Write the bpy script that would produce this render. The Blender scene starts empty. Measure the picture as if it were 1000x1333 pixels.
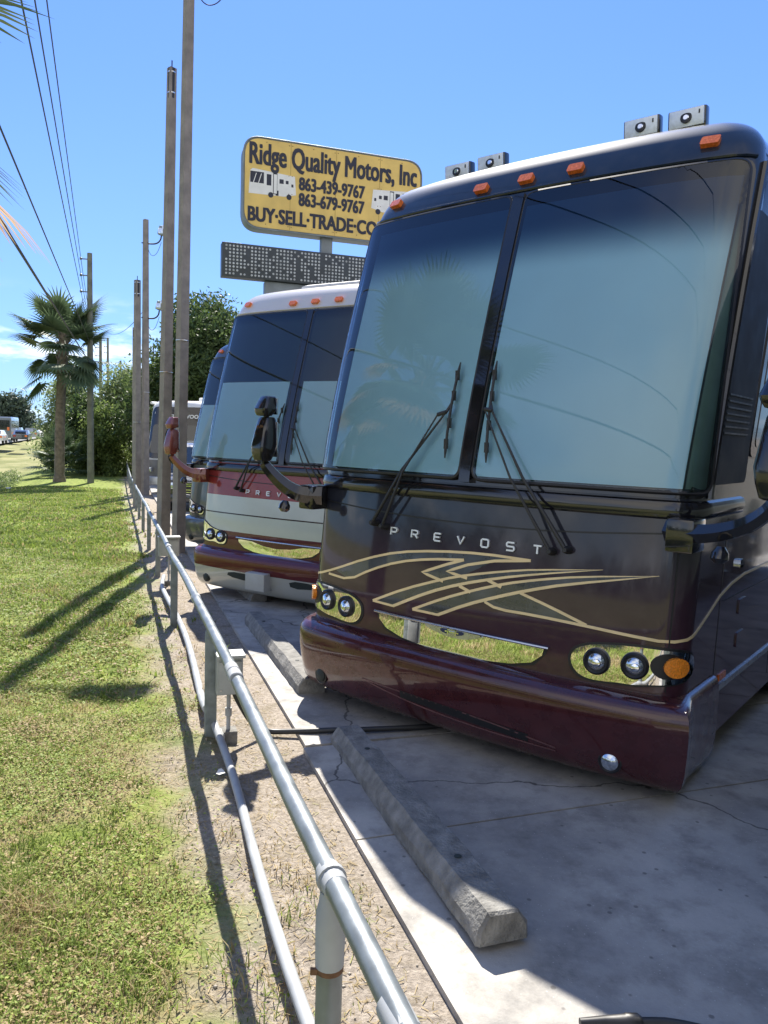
import bpy, bmesh, math, random
import numpy as np
from mathutils import Vector, Matrix
from mathutils.geometry import delaunay_2d_cdt
random.seed(7); rng=np.random.default_rng(11)
sc=bpy.context.scene; COL=sc.collection
R=math.radians; PI=math.pi; pi=PI
# ------------------------------------------------------------ camera
EYE=1.88
p_,r_=R(5.6),R(1.9)
fw=Vector((0,math.cos(p_),-math.sin(p_))); rt0=Vector((1,0,0)); up0=rt0.cross(fw)
rt=rt0*math.cos(r_)+up0*math.sin(r_); up=-rt0*math.sin(r_)+up0*math.cos(r_)
cam=bpy.data.cameras.new('camera'); co=bpy.data.objects.new('camera',cam); COL.objects.link(co)
M=Matrix((rt,up,-fw)).transposed().to_4x4(); M.translation=Vector((0,0,EYE)); co.matrix_world=M
cam.sensor_fit='VERTICAL'; cam.sensor_height=36; cam.lens=36*1000/1333; cam.clip_end=6000; cam.clip_start=.05
sc.camera=co
# ------------------------------------------------------------ ground profile
def sm(a,b,x):
    t=np.clip((np.asarray(x,float)-a)/(b-a),0,1); return t*t*(3-2*t)
def qf(x,y): return .944*(x+1.035)+.33*(y-4.6)         # metres to the right of the fence line
def tf(x,y): return -.33*x+.944*y                     # metres along the fence line
def qt(q,t):                                          # inverse
    A=np.array([[.944,.33],[-.33,.944]]); c=q-.944*1.035+.33*4.6
    v=np.linalg.solve(A,np.array([c,t])); return float(v[0]),float(v[1])
def base_z(x,y):
    y=np.asarray(y,float); return -.03*np.clip(y-4.5,0,27)
def gh(x,y):
    x=np.asarray(x,float); y=np.asarray(y,float)
    z=base_z(x,y)
    q=-x-.34*y-4.0
    z=z-1.0*sm(0,5,q)*sm(16,24,y+0*x)-.25*sm(0,5,q)*(1-sm(16,24,y))+.9*sm(12,24,q)*sm(16,24,y)
    return z
def G(x,y): return float(gh(x,y))
# ------------------------------------------------------------ tagging
def tag(o,label=None,cat=None,group=None,kind=None):
    if label: o['label']=label
    if cat: o['category']=cat
    if group: o['group']=group
    if kind: o['kind']=kind
    return o
def thing(name,label,cat,loc=(0,0,0),rz=0,group=None):
    o=bpy.data.objects.new(name,None); COL.objects.link(o); o.location=loc; o.rotation_euler=(0,0,rz)
    o.empty_display_size=.2
    return tag(o,label,cat,group)
def copy_tree(o,parent=None,depth=0):
    c=o.copy(); COL.objects.link(c)
    if parent is not None: c.parent=parent
    for ch in list(o.children): copy_tree(ch,c,depth+1)
    return c
# ------------------------------------------------------------ materials
def mat(name,col,rough=.5,metal=0,coat=0,var=.12,scale=6,bump=0,bscale=40,emit=None,spec=.5,coords='Object',dirt=0):
    m=bpy.data.materials.new(name); m.use_nodes=True; nt=m.node_tree; N=nt.nodes; L=nt.links
    b=N['Principled BSDF']
    b.inputs['Roughness'].default_value=rough; b.inputs['Metallic'].default_value=metal
    b.inputs['Coat Weight'].default_value=coat; b.inputs['Coat Roughness'].default_value=.03
    b.inputs['Specular IOR Level'].default_value=spec
    tc=N.new('ShaderNodeTexCoord')
    if var:
        n=N.new('ShaderNodeTexNoise'); n.inputs['Scale'].default_value=scale; n.inputs['Detail'].default_value=6
        L.new(tc.outputs[coords],n.inputs['Vector'])
        r=N.new('ShaderNodeMapRange'); r.inputs['From Min'].default_value=.3; r.inputs['From Max'].default_value=.7
        r.inputs['To Min'].default_value=1-var; r.inputs['To Max'].default_value=1+var
        L.new(n.outputs['Fac'],r.inputs['Value'])
        x=N.new('ShaderNodeVectorMath'); x.operation='SCALE'; x.inputs[0].default_value=col[:3]
        L.new(r.outputs[0],x.inputs['Scale']); L.new(x.outputs[0],b.inputs['Base Color'])
        r2=N.new('ShaderNodeMapRange'); r2.inputs['From Min'].default_value=.3; r2.inputs['From Max'].default_value=.7
        r2.inputs['To Min'].default_value=max(0,rough-.08); r2.inputs['To Max'].default_value=min(1,rough+.08)
        L.new(n.outputs['Fac'],r2.inputs['Value']); L.new(r2.outputs[0],b.inputs['Roughness'])
    else: b.inputs['Base Color'].default_value=(*col[:3],1)
    if bump:
        n=N.new('ShaderNodeTexNoise'); n.inputs['Scale'].default_value=bscale; n.inputs['Detail'].default_value=8
        L.new(tc.outputs[coords],n.inputs['Vector'])
        bp=N.new('ShaderNodeBump'); bp.inputs['Strength'].default_value=bump; bp.inputs['Distance'].default_value=.02
        L.new(n.outputs['Fac'],bp.inputs['Height']); L.new(bp.outputs[0],b.inputs['Normal'])
    if emit:
        b.inputs['Emission Color'].default_value=(*emit[:3],1); b.inputs['Emission Strength'].default_value=emit[3]
    return m
def ramp_z(name,stops,rough=.25,metal=0,coat=1,soft=True,bands=None):
    """paint whose colour changes with height on the vehicle (a paint scheme)"""
    m=mat(name,(0,0,0),rough,metal,coat,var=0,spec=.12); nt=m.node_tree; N=nt.nodes; L=nt.links; b=N['Principled BSDF']
    tc=N.new('ShaderNodeTexCoord'); sp=N.new('ShaderNodeSeparateXYZ'); L.new(tc.outputs['Object'],sp.inputs[0])
    n=N.new('ShaderNodeTexNoise'); n.inputs['Scale'].default_value=2.2; L.new(tc.outputs['Object'],n.inputs['Vector'])
    mm=N.new('ShaderNodeMath'); mm.operation='MULTIPLY_ADD'; L.new(n.outputs['Fac'],mm.inputs[0]); mm.inputs[1].default_value=.18 if soft else 0; 
    L.new(sp.outputs['Z'],mm.inputs[2])
    d=N.new('ShaderNodeMath'); d.operation='DIVIDE'; L.new(mm.outputs[0],d.inputs[0]); d.inputs[1].default_value=4
    cr=N.new('ShaderNodeValToRGB'); L.new(d.outputs[0],cr.inputs[0]); cr.color_ramp.interpolation='LINEAR' if soft else 'CONSTANT'
    e=cr.color_ramp.elements
    while len(e)>1: e.remove(e[-1])
    e[0].position=stops[0][0]/4; e[0].color=(*stops[0][1],1)
    for z,c in stops[1:]:
        k=e.new(z/4); k.color=(*c,1)
    # light road dust, thicker low down, and fine flake
    n2=N.new('ShaderNodeTexNoise'); n2.inputs['Scale'].default_value=14; n2.inputs['Detail'].default_value=9
    L.new(tc.outputs['Object'],n2.inputs['Vector'])
    rr=N.new('ShaderNodeMapRange'); rr.inputs['From Min'].default_value=.35; rr.inputs['From Max'].default_value=.75; rr.inputs['To Min'].default_value=0; rr.inputs['To Max'].default_value=.05
    L.new(n2.outputs['Fac'],rr.inputs['Value'])
    mx=N.new('ShaderNodeMixRGB'); L.new(rr.outputs[0],mx.inputs[0]); L.new(cr.outputs[0],mx.inputs[1]); mx.inputs[2].default_value=(.22,.19,.16,1)
    L.new(mx.outputs[0],b.inputs['Base Color'])
    r3=N.new('ShaderNodeMapRange'); r3.inputs['To Min'].default_value=.02; r3.inputs['To Max'].default_value=.10; L.new(n2.outputs['Fac'],r3.inputs['Value']); L.new(r3.outputs[0],b.inputs['Coat Roughness'])
    return m
def glass_mat(name,tint,top0=None,top1=None,toptint=(.02,.03,.05),gl=1.0):
    m=bpy.data.materials.new(name); m.use_nodes=True; nt=m.node_tree; N=nt.nodes; L=nt.links; N.clear()
    o=N.new('ShaderNodeOutputMaterial'); t=N.new('ShaderNodeBsdfTransparent'); g=N.new('ShaderNodeBsdfGlossy'); g.inputs['Roughness'].default_value=.012
    g.inputs['Color'].default_value=(.95,.97,1,1)
    f=N.new('ShaderNodeFresnel'); f.inputs['IOR'].default_value=1.55
    k=N.new('ShaderNodeMath'); k.operation='MULTIPLY'; k.inputs[1].default_value=gl; k.use_clamp=True; L.new(f.outputs[0],k.inputs[0])
    mx=N.new('ShaderNodeMixShader'); L.new(k.outputs[0],mx.inputs[0]); L.new(t.outputs[0],mx.inputs[1]); L.new(g.outputs[0],mx.inputs[2]); L.new(mx.outputs[0],o.inputs[0])
    if top0 is None: t.inputs[0].default_value=(*tint,1)
    else:
        tc=N.new('ShaderNodeTexCoord'); sp=N.new('ShaderNodeSeparateXYZ'); L.new(tc.outputs['Object'],sp.inputs[0])
        mr=N.new('ShaderNodeMapRange'); mr.interpolation_type='SMOOTHSTEP'; mr.inputs['From Min'].default_value=top0; mr.inputs['From Max'].default_value=top1; L.new(sp.outputs['Z'],mr.inputs['Value'])
        c=N.new('ShaderNodeMixRGB'); L.new(mr.outputs[0],c.inputs[0]); c.inputs[1].default_value=(*tint,1); c.inputs[2].default_value=(*toptint,1); L.new(c.outputs[0],t.inputs[0])
    return m
# ------------------------------------------------------------ mesh builder
class MB:
    def __init__(s,flip=False): s.v=[]; s.f=[]; s.flip=flip; s.m=[]; s.cm=0
    def add(s,vs,fs):
        b=len(s.v); s.v+= [tuple(map(float,v)) for v in vs]; s.f+=[tuple(i+b for i in f) for f in fs]; s.m+=[s.cm]*len(fs); return s
    def box(s,c,h,rot=None,bev=0):
        bm=bmesh.new(); bmesh.ops.create_cube(bm,size=2)
        for v in bm.verts: v.co=Vector((v.co.x*h[0],v.co.y*h[1],v.co.z*h[2]))
        if bev: bmesh.ops.bevel(bm,geom=bm.edges[:],offset=bev,segments=2,profile=.6,affect='EDGES')
        if rot is not None: bmesh.ops.transform(bm,matrix=rot.to_4x4(),verts=bm.verts)
        for v in bm.verts: v.co+=Vector(c)
        bm.verts.index_update(); s.add([v.co[:] for v in bm.verts],[[v.index for v in f.verts] for f in bm.faces]); bm.free(); return s
    def tube(s,pts,r,n=10,cap=True,sq=None):
        pts=[Vector(p) for p in pts]; k=len(pts); rs=r if hasattr(r,'__len__') else [r]*k
        T=[]; 
        for i in range(k):
            a=pts[max(0,i-1)]; b=pts[min(k-1,i+1)]; T.append((b-a).normalized())
        u=T[0].orthogonal().normalized()
        if abs(T[0].z)<.9: u=Vector((0,0,1)).cross(T[0]).normalized()
        vs=[]; 
        for i in range(k):
            u=(u-T[i]*u.dot(T[i])).normalized(); w=T[i].cross(u)
            for j in range(n):
                a=2*PI*j/n+(PI/n if sq else 0); vs.append(pts[i]+(u*math.cos(a)+w*math.sin(a))*rs[i])
        fs=[[i*n+j,i*n+(j+1)%n,(i+1)*n+(j+1)%n,(i+1)*n+j] for i in range(k-1) for j in range(n)]
        if cap: fs+= [list(range(n))[::-1],[(k-1)*n+j for j in range(n)]]
        return s.add(vs,fs)
    def lathe(s,c,axis,prof,n=24):
        """prof: (distance along axis, radius)"""
        ax=Vector(axis).normalized(); u=ax.orthogonal().normalized(); w=ax.cross(u); c=Vector(c); vs=[]
        for d,r in prof:
            for j in range(n):
                a=2*PI*j/n; vs.append(c+ax*d+(u*math.cos(a)+w*math.sin(a))*max(r,1e-4))
        k=len(prof); fs=[[i*n+j,i*n+(j+1)%n,(i+1)*n+(j+1)%n,(i+1)*n+j] for i in range(k-1) for j in range(n)]
        fs+=[list(range(n))[::-1],[(k-1)*n+j for j in range(n)]]
        return s.add(vs,fs)
    def prism(s,poly,axis,a,b):
        """poly in the plane normal to axis ('x','y','z'), extruded from a to b"""
        n=len(poly)
        def P(p,d): return {'x':(d,p[0],p[1]),'y':(p[0],d,p[1]),'z':(p[0],p[1],d)}[axis]
        vs=[P(p,a) for p in poly]+[P(p,b) for p in poly]
        fs=[list(range(n)),[n+i for i in range(n)][::-1]]+[[i,n+i,n+(i+1)%n,(i+1)%n] for i in range(n)]
        return s.add(vs,fs)
    def build(s,name,m,parent=None,smooth=35,recalc=True):
        me=bpy.data.meshes.new(name); v=s.v; f=s.f
        if s.flip: v=[(-a,b,c) for a,b,c in v]; f=[g[::-1] for g in f]
        me.from_pydata(v,[],f); 
        ms=m if isinstance(m,(list,tuple)) else [m]
        for q in ms: me.materials.append(q)
        if len(ms)>1: me.polygons.foreach_set('material_index',s.m)
        if recalc:
            bm=bmesh.new(); bm.from_mesh(me); bmesh.ops.recalc_face_normals(bm,faces=bm.faces); bm.to_mesh(me); bm.free()
        if smooth:
            me.polygons.foreach_set('use_smooth',[True]*len(me.polygons)); me.set_sharp_from_angle(angle=R(smooth))
        me.update(); o=bpy.data.objects.new(name,me); COL.objects.link(o)
        if parent is not None: o.parent=parent
        return o
def text_mesh(txt,size,off=0,spacing=1,res=3,sx=1,bold=0):
    """lettering as flat 2-D triangles: list of verts (u,v), faces"""
    cu=bpy.data.curves.new('lettering','FONT'); cu.body=txt; cu.size=size; cu.space_character=spacing; cu.offset=bold; cu.resolution_u=res; cu.align_x='LEFT'
    o=bpy.data.objects.new('lettering',cu); COL.objects.link(o); dg=bpy.context.evaluated_depsgraph_get(); dg.update()
    me=bpy.data.meshes.new_from_object(o.evaluated_get(dg)); 
    v=[(p.co.x*sx,p.co.y) for p in me.vertices]; f=[list(p.vertices) for p in me.polygons]
    COL.objects.unlink(o); bpy.data.objects.remove(o); bpy.data.meshes.remove(me); bpy.data.curves.remove(cu)
    return v,f
# ------------------------------------------------------------ shared materials
K={}
K['rubber']=mat('black_rubber',(.012,.012,.014),.45,var=.2,scale=20)
K['tyre']=mat('tyre_rubber',(.02,.02,.02),.8,var=.2,bump=.3)
K['chrome']=mat('chrome',(.78,.79,.80),.015,1,var=0)
K['satin']=mat('satin_alloy',(.62,.63,.64),.28,1,var=.1)
K['letterchrome']=mat('bright_letter_metal',(.80,.82,.85),.35,.45,var=.05)
K['blackgloss']=mat('black_gloss_plastic',(.012,.012,.015),.12,coat=.6,var=.2)
K['amber']=mat('amber_lens',(.85,.19,.03),.25,coat=.6,var=.18,scale=60)
K['turn']=mat('orange_lens',(.9,.28,.02),.2,coat=.6,var=.25,scale=90,bump=.4,bscale=120)
K['lens']=mat('clear_lens',(.55,.62,.72),.08,.85,coat=1,var=.35,scale=40)
K['bulb']=mat('bulb_reflector',(.9,.92,.95),.06,1,var=.1)
K['gold']=mat('gold_stripe',(.80,.62,.34),.45,0,coat=.5,var=.10)
K['seamlite']=mat('dull_maroon_edge',(.16,.075,.075),.4,coat=.5,var=.2)
K['char']=mat('charcoal_stripe',(.06,.065,.08),.3,.4,coat=1,var=.4,scale=5)
K['shade']=mat('windscreen_blind',(.62,.85,.97),.75,var=.05,scale=1.5,bump=.05,bscale=3)
K['inside']=mat('dark_cab_interior',(.02,.028,.026),.7,var=.3)
K['curtain']=mat('green_cab_trim',(.17,.24,.20),.8,var=.2)
K['galv']=mat('galvanised_pipe',(.20,.225,.24),.42,.45,var=.22,scale=9,bump=.04,bscale=60)
K['pvc']=mat('grey_pvc',(.33,.345,.355),.55,var=.16,scale=7,bump=.03,bscale=30)
K['post']=mat('weathered_post_paint',(.20,.23,.235),.6,.2,var=.3,scale=12,bump=.2)
K['rust']=mat('rusty_band',(.17,.09,.05),.8,.3,var=.4,scale=50)
K['boxgrey']=mat('grey_box_enamel',(.38,.40,.40),.5,.1,var=.15,scale=10)
K['hose']=mat('black_hose',(.02,.021,.022),.5,var=.2)
K['polewood']=mat('weathered_square_pole',(.235,.21,.19),.85,var=.22,scale=5,bump=.4,bscale=25)
K['utilwood']=mat('treated_pole_wood',(.15,.155,.125),.85,var=.3,scale=3,bump=.4)
K['wire']=mat('black_wire',(.02,.02,.025),.6,var=0)
K['matte']=mat('matte_dark_panel',(.03,.036,.045),.6,var=.15,spec=.2)
K['black']=mat('black_paint',(.02,.02,.022),.5,var=.2)
K['navy']=mat('sign_lettering_navy',(.022,.025,.045),.6,var=.2,scale=8)
K['white']=mat('white_paint',(.72,.73,.72),.45,var=.08,scale=4)
K['signgrey']=mat('sign_cabinet_grey',(.20,.235,.26),.6,.2,var=.2,scale=3)
K['steel']=mat('sign_pylon_steel',(.22,.25,.27),.6,.3,var=.2,scale=3)
K['stopc']=mat('old_wheel_stop_concrete',(.19,.185,.17),.9,var=.38,scale=14,bump=.6,bscale=60)
# ------------------------------------------------------------ coach surface
def smooth_tab(pts,z0,z1,win):
    zs=np.linspace(z0-.3,z1+.3,600); v=np.interp(zs,[p[0] for p in pts],[p[1] for p in pts])
    n=max(1,int(win/(zs[1]-zs[0])/2)); k=np.ones(2*n+1)/(2*n+1)
    vv=np.convolve(np.pad(v,n,mode='edge'),k,mode='valid')
    return lambda z: float(np.interp(z,zs,vv))
_wz=[1.68+i*.09 for i in range(21)]
Fr=smooth_tab([(.1,.06),(.5,.085),(.8,.075),(1.0,.06),(1.3,.03),(1.6,0)]+[(z,-.515*((z-1.64)/1.84)**1.18) for z in _wz]+[(3.58,-.562),(3.70,-.63),(3.78,-.74),(3.83,-.92),(3.86,-1.25)],.1,3.86,.12)
hw=smooth_tab([(.1,1.33),(1.6,1.33),(3.0,1.35),(3.48,1.36),(3.60,1.34),(3.70,1.28),(3.78,1.18),(3.83,1.02),(3.86,.8)],.1,3.86,.08)
RC=.17
def bow(a,w): u=a/w; return .075*u*u+.045*u**6
def dbow(a,w): u=a/w; return math.atan((.15*u+.27*u**5)/w)
def S0(s,z):
    a=abs(s); sg=1 if s>=0 else -1; w=hw(z); F=Fr(z); xc=w-RC
    for _ in range(4):
        th=dbow(xc,w); xc=w-RC*(1-math.sin(th))
    yc=F-bow(xc,w)
    if a<=xc: x=a; y=F-bow(a,w); t=dbow(a,w)
    else:
        L=RC*(PI/2-th); cx=xc-RC*math.sin(th); cy=yc-RC*math.cos(th)
        if a-xc<L: t=th+(a-xc)/RC; x=cx+RC*math.sin(t); y=cy+RC*math.cos(t)
        else: t=PI/2; x=w; y=cy-(a-xc-L)
    return sg*x,y,t,sg
def S(s,z,off=0.):
    x,y,t,sg=S0(s,z); dF=(Fr(z+.02)-Fr(z-.02))/.04; c=math.cos(t)
    n=Vector((sg*math.sin(t),math.cos(t),-dF*c)).normalized()
    return Vector((x,y,z))+n*off
def Sn(s,z): return (S(s,z,1)-S(s,z,0)).normalized()
def s_side(y,z,sg=1):
    w=hw(z); xc=w-RC
    for _ in range(4):
        th=dbow(xc,w); xc=w-RC*(1-math.sin(th))
    cy=Fr(z)-bow(xc,w)-RC*math.cos(th)
    return sg*(xc+RC*(PI/2-th)+cy-y)
def inside(p,poly):
    c=False; n=len(poly); j=n-1
    for i in range(n):
        a,b=poly[i],poly[j]
        if (a[1]>p[1])!=(b[1]>p[1]) and p[0]<(b[0]-a[0])*(p[1]-a[1])/(b[1]-a[1])+a[0]: c=not c
        j=i
    return c
def resamp(poly,step):
    o=[]; n=len(poly)
    for i in range(n):
        a,b=poly[i],poly[(i+1)%n]; k=max(1,int(math.hypot(b[0]-a[0],b[1]-a[1])/step))
        o+=[(a[0]+(b[0]-a[0])*j/k,a[1]+(b[1]-a[1])*j/k) for j in range(k)]
    return o
def round_poly(poly,r,n=5):
    o=[]; m=len(poly)
    for i in range(m):
        p=Vector(poly[i]); a=Vector(poly[i-1])-p; b=Vector(poly[(i+1)%m])-p
        ra=min(r,a.length*.45,b.length*.45); A=p+a.normalized()*ra; B=p+b.normalized()*ra
        for k in range(n+1):
            t=k/n; q=A*(1-t)**2+p*2*t*(1-t)+B*t*t; o.append((q.x,q.y))
    return o
def chaikin(pts,it=2,closed=True):
    for _ in range(it):
        o=[]; n=len(pts); rg=range(n) if closed else range(n-1)
        if not closed: o.append(pts[0])
        for i in rg:
            a,b=pts[i],pts[(i+1)%n]
            o+=[(a[0]*.75+b[0]*.25,a[1]*.75+b[1]*.25),(a[0]*.25+b[0]*.75,a[1]*.25+b[1]*.75)]
        if not closed: o.append(pts[-1])
        pts=o
    return pts
def patch(poly,off,base=0.0,step=.08,surf=None,mb=None,dome=0):
    """a plate that follows the coach surface; poly in (s,z)"""
    surf=surf or S; mb=mb or MB(True)
    poly=resamp(poly,step); n=len(poly)
    x0=min(p[0] for p in poly); x1=max(p[0] for p in poly); z0=min(p[1] for p in poly); z1=max(p[1] for p in poly)
    pts=list(poly); 
    xs=np.arange(x0+step*.5,x1,step); zs=np.arange(z0+step*.5,z1,step)
    for x in xs:
        for z in zs:
            if inside((x,z),poly) and min((x-p[0])**2+(z-p[1])**2 for p in poly)>(step*.35)**2: pts.append((x,z))
    V,E_,F_,_,_,_=delaunay_2d_cdt([Vector(p) for p in pts],[(i,(i+1)%n) for i in range(n)],[],1,1e-6)
    vs=[surf(v.x,v.y,off) for v in V]; fs=[list(f) for f in F_]
    cnt={}
    for f in fs:
        for i in range(len(f)):
            a,b=f[i],f[(i+1)%len(f)]; cnt.setdefault((min(a,b),max(a,b)),[]).append((a,b))
    bd=[e[0] for e in cnt.values() if len(e)==1]; m={}
    for a,b in bd:
        for k in (a,b):
            if k not in m: m[k]=len(vs); vs.append(surf(V[k].x,V[k].y,base))
    fs+=[[b,a,m[a],m[b]] for a,b in bd]
    return mb.add(vs,fs)
def ribbon(pts,w,off=.003,mb=None,surf=None,closed=False,it=2,taper=False,step=.04):
    surf=surf or S; mb=mb or MB(True); pts=chaikin(pts,it,closed) if it else pts
    q=[pts[0]]
    for a,b in zip(pts,pts[1:]):
        k=max(1,int(math.hypot(b[0]-a[0],b[1]-a[1])/step)); q+=[(a[0]+(b[0]-a[0])*j/k,a[1]+(b[1]-a[1])*j/k) for j in range(1,k+1)]
    vs=[]; fs=[]; n=len(q)
    for i,p in enumerate(q):
        a=q[max(0,i-1)]; b=q[min(n-1,i+1)]; d=(b[0]-a[0],b[1]-a[1]); l=math.hypot(*d) or 1
        nx,nz=-d[1]/l,d[0]/l; ww=w*(1-(i/(n-1))**3) if taper else w; ww=max(ww,.002)
        for sg in (1,-1): vs.append(surf(p[0]+nx*ww/2*sg,p[1]+nz*ww/2*sg,off))
        for sg in (-1,1): vs.append(surf(p[0]+nx*ww/2*sg,p[1]+nz*ww/2*sg,0))
    for i in range(n-1):
        for j in range(3):
            a=i*4+j; fs.append([a,a+1,a+5,a+4])
        fs.append([i*4+3,i*4,i*4+4,i*4+7])
    return mb.add(vs,fs)
def disc_poly(s,z,r,n=20,rz=None): return [(s+r*math.cos(2*PI*i/n),z+(rz or r)*math.sin(2*PI*i/n)) for i in range(n)]
def face_text(txt,s0,z0,size,off,mb,sx=1,bold=0,surf=S,gap=None):
    v,f=text_mesh(txt,size,sx=sx,bold=bold)
    mb.add([surf(s0+a,z0+b,off) for a,b in v],f)
STROKES={ # wide technical capitals, in a unit box
 'P':[[(0,0),(0,1),(.8,1),(1,.85),(1,.6),(.8,.42),(.15,.42)]],
 'R':[[(0,0),(0,1),(.8,1),(1,.85),(1,.62),(.8,.45),(.15,.45)],[(.55,.45),(1,0)]],
 'E':[[(1,1),(.12,1),(0,.88),(0,.12),(.12,0),(1,0)],[(0,.5),(.85,.5)]],
 'V':[[(0,1),(.5,0),(1,1)]],
 'O':[[(.15,0),(0,.15),(0,.85),(.15,1),(.85,1),(1,.85),(1,.15),(.85,0),(.15,0)]],
 'S':[[(1,1),(.12,1),(0,.88),(0,.6),(.12,.5),(.88,.5),(1,.4),(1,.12),(.88,0),(0,0)]],
 'T':[[(0,1),(1,1)],[(.5,1),(.5,0)]]}
def coach(name,label,O,heading_left,cfg):
    """heading_left: world direction of the coach's across axis as seen (towards picture right)"""
    ex=Vector((*heading_left,0)).normalized(); rz=math.atan2(-ex.y,-ex.x)
    root=thing(name,label,'motorhome',O,rz)
    C=cfg; N=C.get('zs') or list(np.concatenate([np.linspace(.22,1.6,14),np.linspace(1.66,3.42,30),np.linspace(3.44,3.86,18)]))
    front=list(np.linspace(0,1.1,23))+list(np.linspace(1.12,1.56,24))
    ys=[-.5,-.8,-1.2,-2,-3.5,-5,-7,-9,-11,-12.6]
    mb=MB(True); rows=[]
    for z in N:
        row=[]
        for y in ys[::-1]: row.append(S(s_side(y-max(0,.0),z,-1),z))
        for a in front[:0:-1]: row.append(S(-a,z))
        for a in front: row.append(S(a,z))
        for y in ys: row.append(S(s_side(y,z,1),z))
        rows.append(row)
    w=len(rows[0]); vs=[p for r in rows for p in r]
    fs=[[i*w+j,i*w+j+1,(i+1)*w+j+1,(i+1)*w+j] for i in range(len(rows)-1) for j in range(w-1)]
    fs+=[[i*w+w-1,i*w,(i+1)*w,(i+1)*w+w-1] for i in range(len(rows)-1)]
    mb.add(vs,fs); 
    top=len(rows)-1
    mb.f+=[tuple(range(top*w,top*w+w)),tuple(range(w))]; mb.m+=[0,0]
    body=mb.build('body',C['paint'],root,smooth=50)
    # belt ledge under the windscreen
    led=MB(True)
    pf=[(1.52,0),(1.53,.022),(1.57,.034),(1.61,.022),(1.62,0)]
    ss=[s_side(-.9,1.57,-1)]+list(np.linspace(-1.45,1.45,60))+[s_side(-.9,1.57,1)]
    vs=[S(s,z,o) for s in ss for z,o in pf]; n=len(pf)
    led.add(vs,[[i*n+j,i*n+j+1,(i+1)*n+j+1,(i+1)*n+j] for i in range(len(ss)-1) for j in range(n-1)])
    led.build('belt_moulding',C.get('ledge',K['blackgloss']),body)
    # access panel seam
    sm_=MB(True)
    for zz in (C.get('seam',1.42),): ribbon([(-1.3,zz+.02),(-.6,zz-.02),(0,zz-.03),(.6,zz-.02),(1.25,zz+.03)],.009,.002,sm_)
    for sg in (-1,1): ribbon([(sg*1.26,1.46),(sg*1.26,.62)],.007,.002,sm_,it=0)
    sm_.build('panel_seam',K['rubber'],body)
    # windscreen : black mask, two panes of glass with blinds behind
    zb,zt_=1.66,3.44
    mask=round_poly([(-1.38,zb-.03),(1.42,zb-.03),(1.37,zt_+.03),(-1.36,zt_+.03)],.10)
    patch(mask,.006).build('windscreen_surround',K['blackgloss'],root)
    for sg in (-1,1):
        pane=round_poly([(sg*.045,zb),(sg*(1.32 if sg<0 else 1.385),zb),(sg*(1.28 if sg<0 else 1.32),zt_),(sg*.045,zt_)],.07)
        fr=patch([(a,b) for a,b in pane],.012,.004).build('windscreen_pane_frame',K['inside'],root)
        zs_=C['blind_top']
        e0,e1=C.get('blind_edge',(1.18,1.02)) if sg>0 else C.get('blind_edge_l',(1.215,1.12))
        bl=patch([(sg*(.06+C.get('blind_gap',0)),zb+.02),(sg*e0,zb+.02),(sg*(e0+(e1-e0)*(zs_-zb)/(zt_-zb)),zs_),(sg*(.06+C.get('blind_gap',0)),zs_)],.020,.014); bl.build('blind',K['shade'],fr)
        if sg>0 and C.get('trim_gap'): patch([(e0+.012,zb+.02),(1.372,zb+.02),(1.33,3.2),(e1+.005,3.2)],.017,.013).build('cab_trim',K['curtain'],fr)
        patch(pane,.040,.006,.05).build('glass',C['glass'],fr)
        g=MB(True); pp=pane+[pane[0]]
        for off in (.030,): g.tube([S(a,b,off) for a,b in resamp(pane,.06)+[resamp(pane,.06)[0]]],.013,6,cap=False)
        g.build('gasket',K['rubber'],fr)
    dv=MB(True); ribbon([(0,zb-.02),(0,zt_)],.075,.046,dv,it=0); dv.build('centre_pillar',K['blackgloss'],root)
    # pillar strip catching the sky
    for sg in (-1,1):
        m_=MB(True); m_.tube([S(sg*(1.39 if sg<0 else 1.43),z,.008) for z in np.linspace(1.63,3.46,24)],.022,8); m_.build('pillar_trim',C.get('pillar',K['blackgloss']),root)
    # brow above the windscreen
    m_=MB(True); m_.tube([S(s,3.49,.004) for s in np.linspace(-1.36,1.36,44)],.014,8); m_.build('brow_lip',C.get('brow',C['paint']),body)
    # marker lights
    for s,z in C.get('markers',[(-1.12,3.60),(-.335,3.555),(0,3.558),(.335,3.562),(1.10,3.585)]):
        m_=patch(round_poly([(s-.052,z-.024),(s+.045,z-.024),(s+.052,z+.024),(s-.045,z+.024)],.012,3),.032,-.01,.03)
        m_.build('marker_light',K['amber'],root)
    # wipers
    for pv,pv2,j,j2,bt,bb in C['wipers']:
        a=MB(True)
        a.tube([S(*pv,.05),S((pv[0]+j[0])/2,(pv[1]+j[1])/2,.10),S(*j,.085)],[.013,.009,.006],8)
        a.tube([S(*pv2,.05),S((pv2[0]+j2[0])/2,(pv2[1]+j2[1])/2,.115),S(*j2,.09)],[.011,.007,.005],8)
        for q in (pv,pv2): a.lathe(S(*q,0),Sn(*q),[(0,.024),(.035,.023),(.055,.019),(.07,.012)],14)
        a.tube([S(*j2,.09),S(*j,.085)],.013,8); 
        wa=a.build('wiper',K['black'],root)
        a=MB(True); pts=[(bb[0]+(bt[0]-bb[0])*t,bb[1]+(bt[1]-bb[1])*t) for t in np.linspace(0,1,15)]
        a.tube([S(p[0],p[1],.058+.018*math.sin(PI*i/14)) for i,p in enumerate(pts)],[.004]+[.009]*13+[.004],6)
        for i in (2,5,9,12): a.box(S(*pts[i],.066),(.012,.008,.03))
        a.tube([S(*j,.085),S(*pts[8],.07)],.009,6)
        a.build('wiper_blade',K['black'],wa)
    # lettering
    pos=C['letters']
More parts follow.
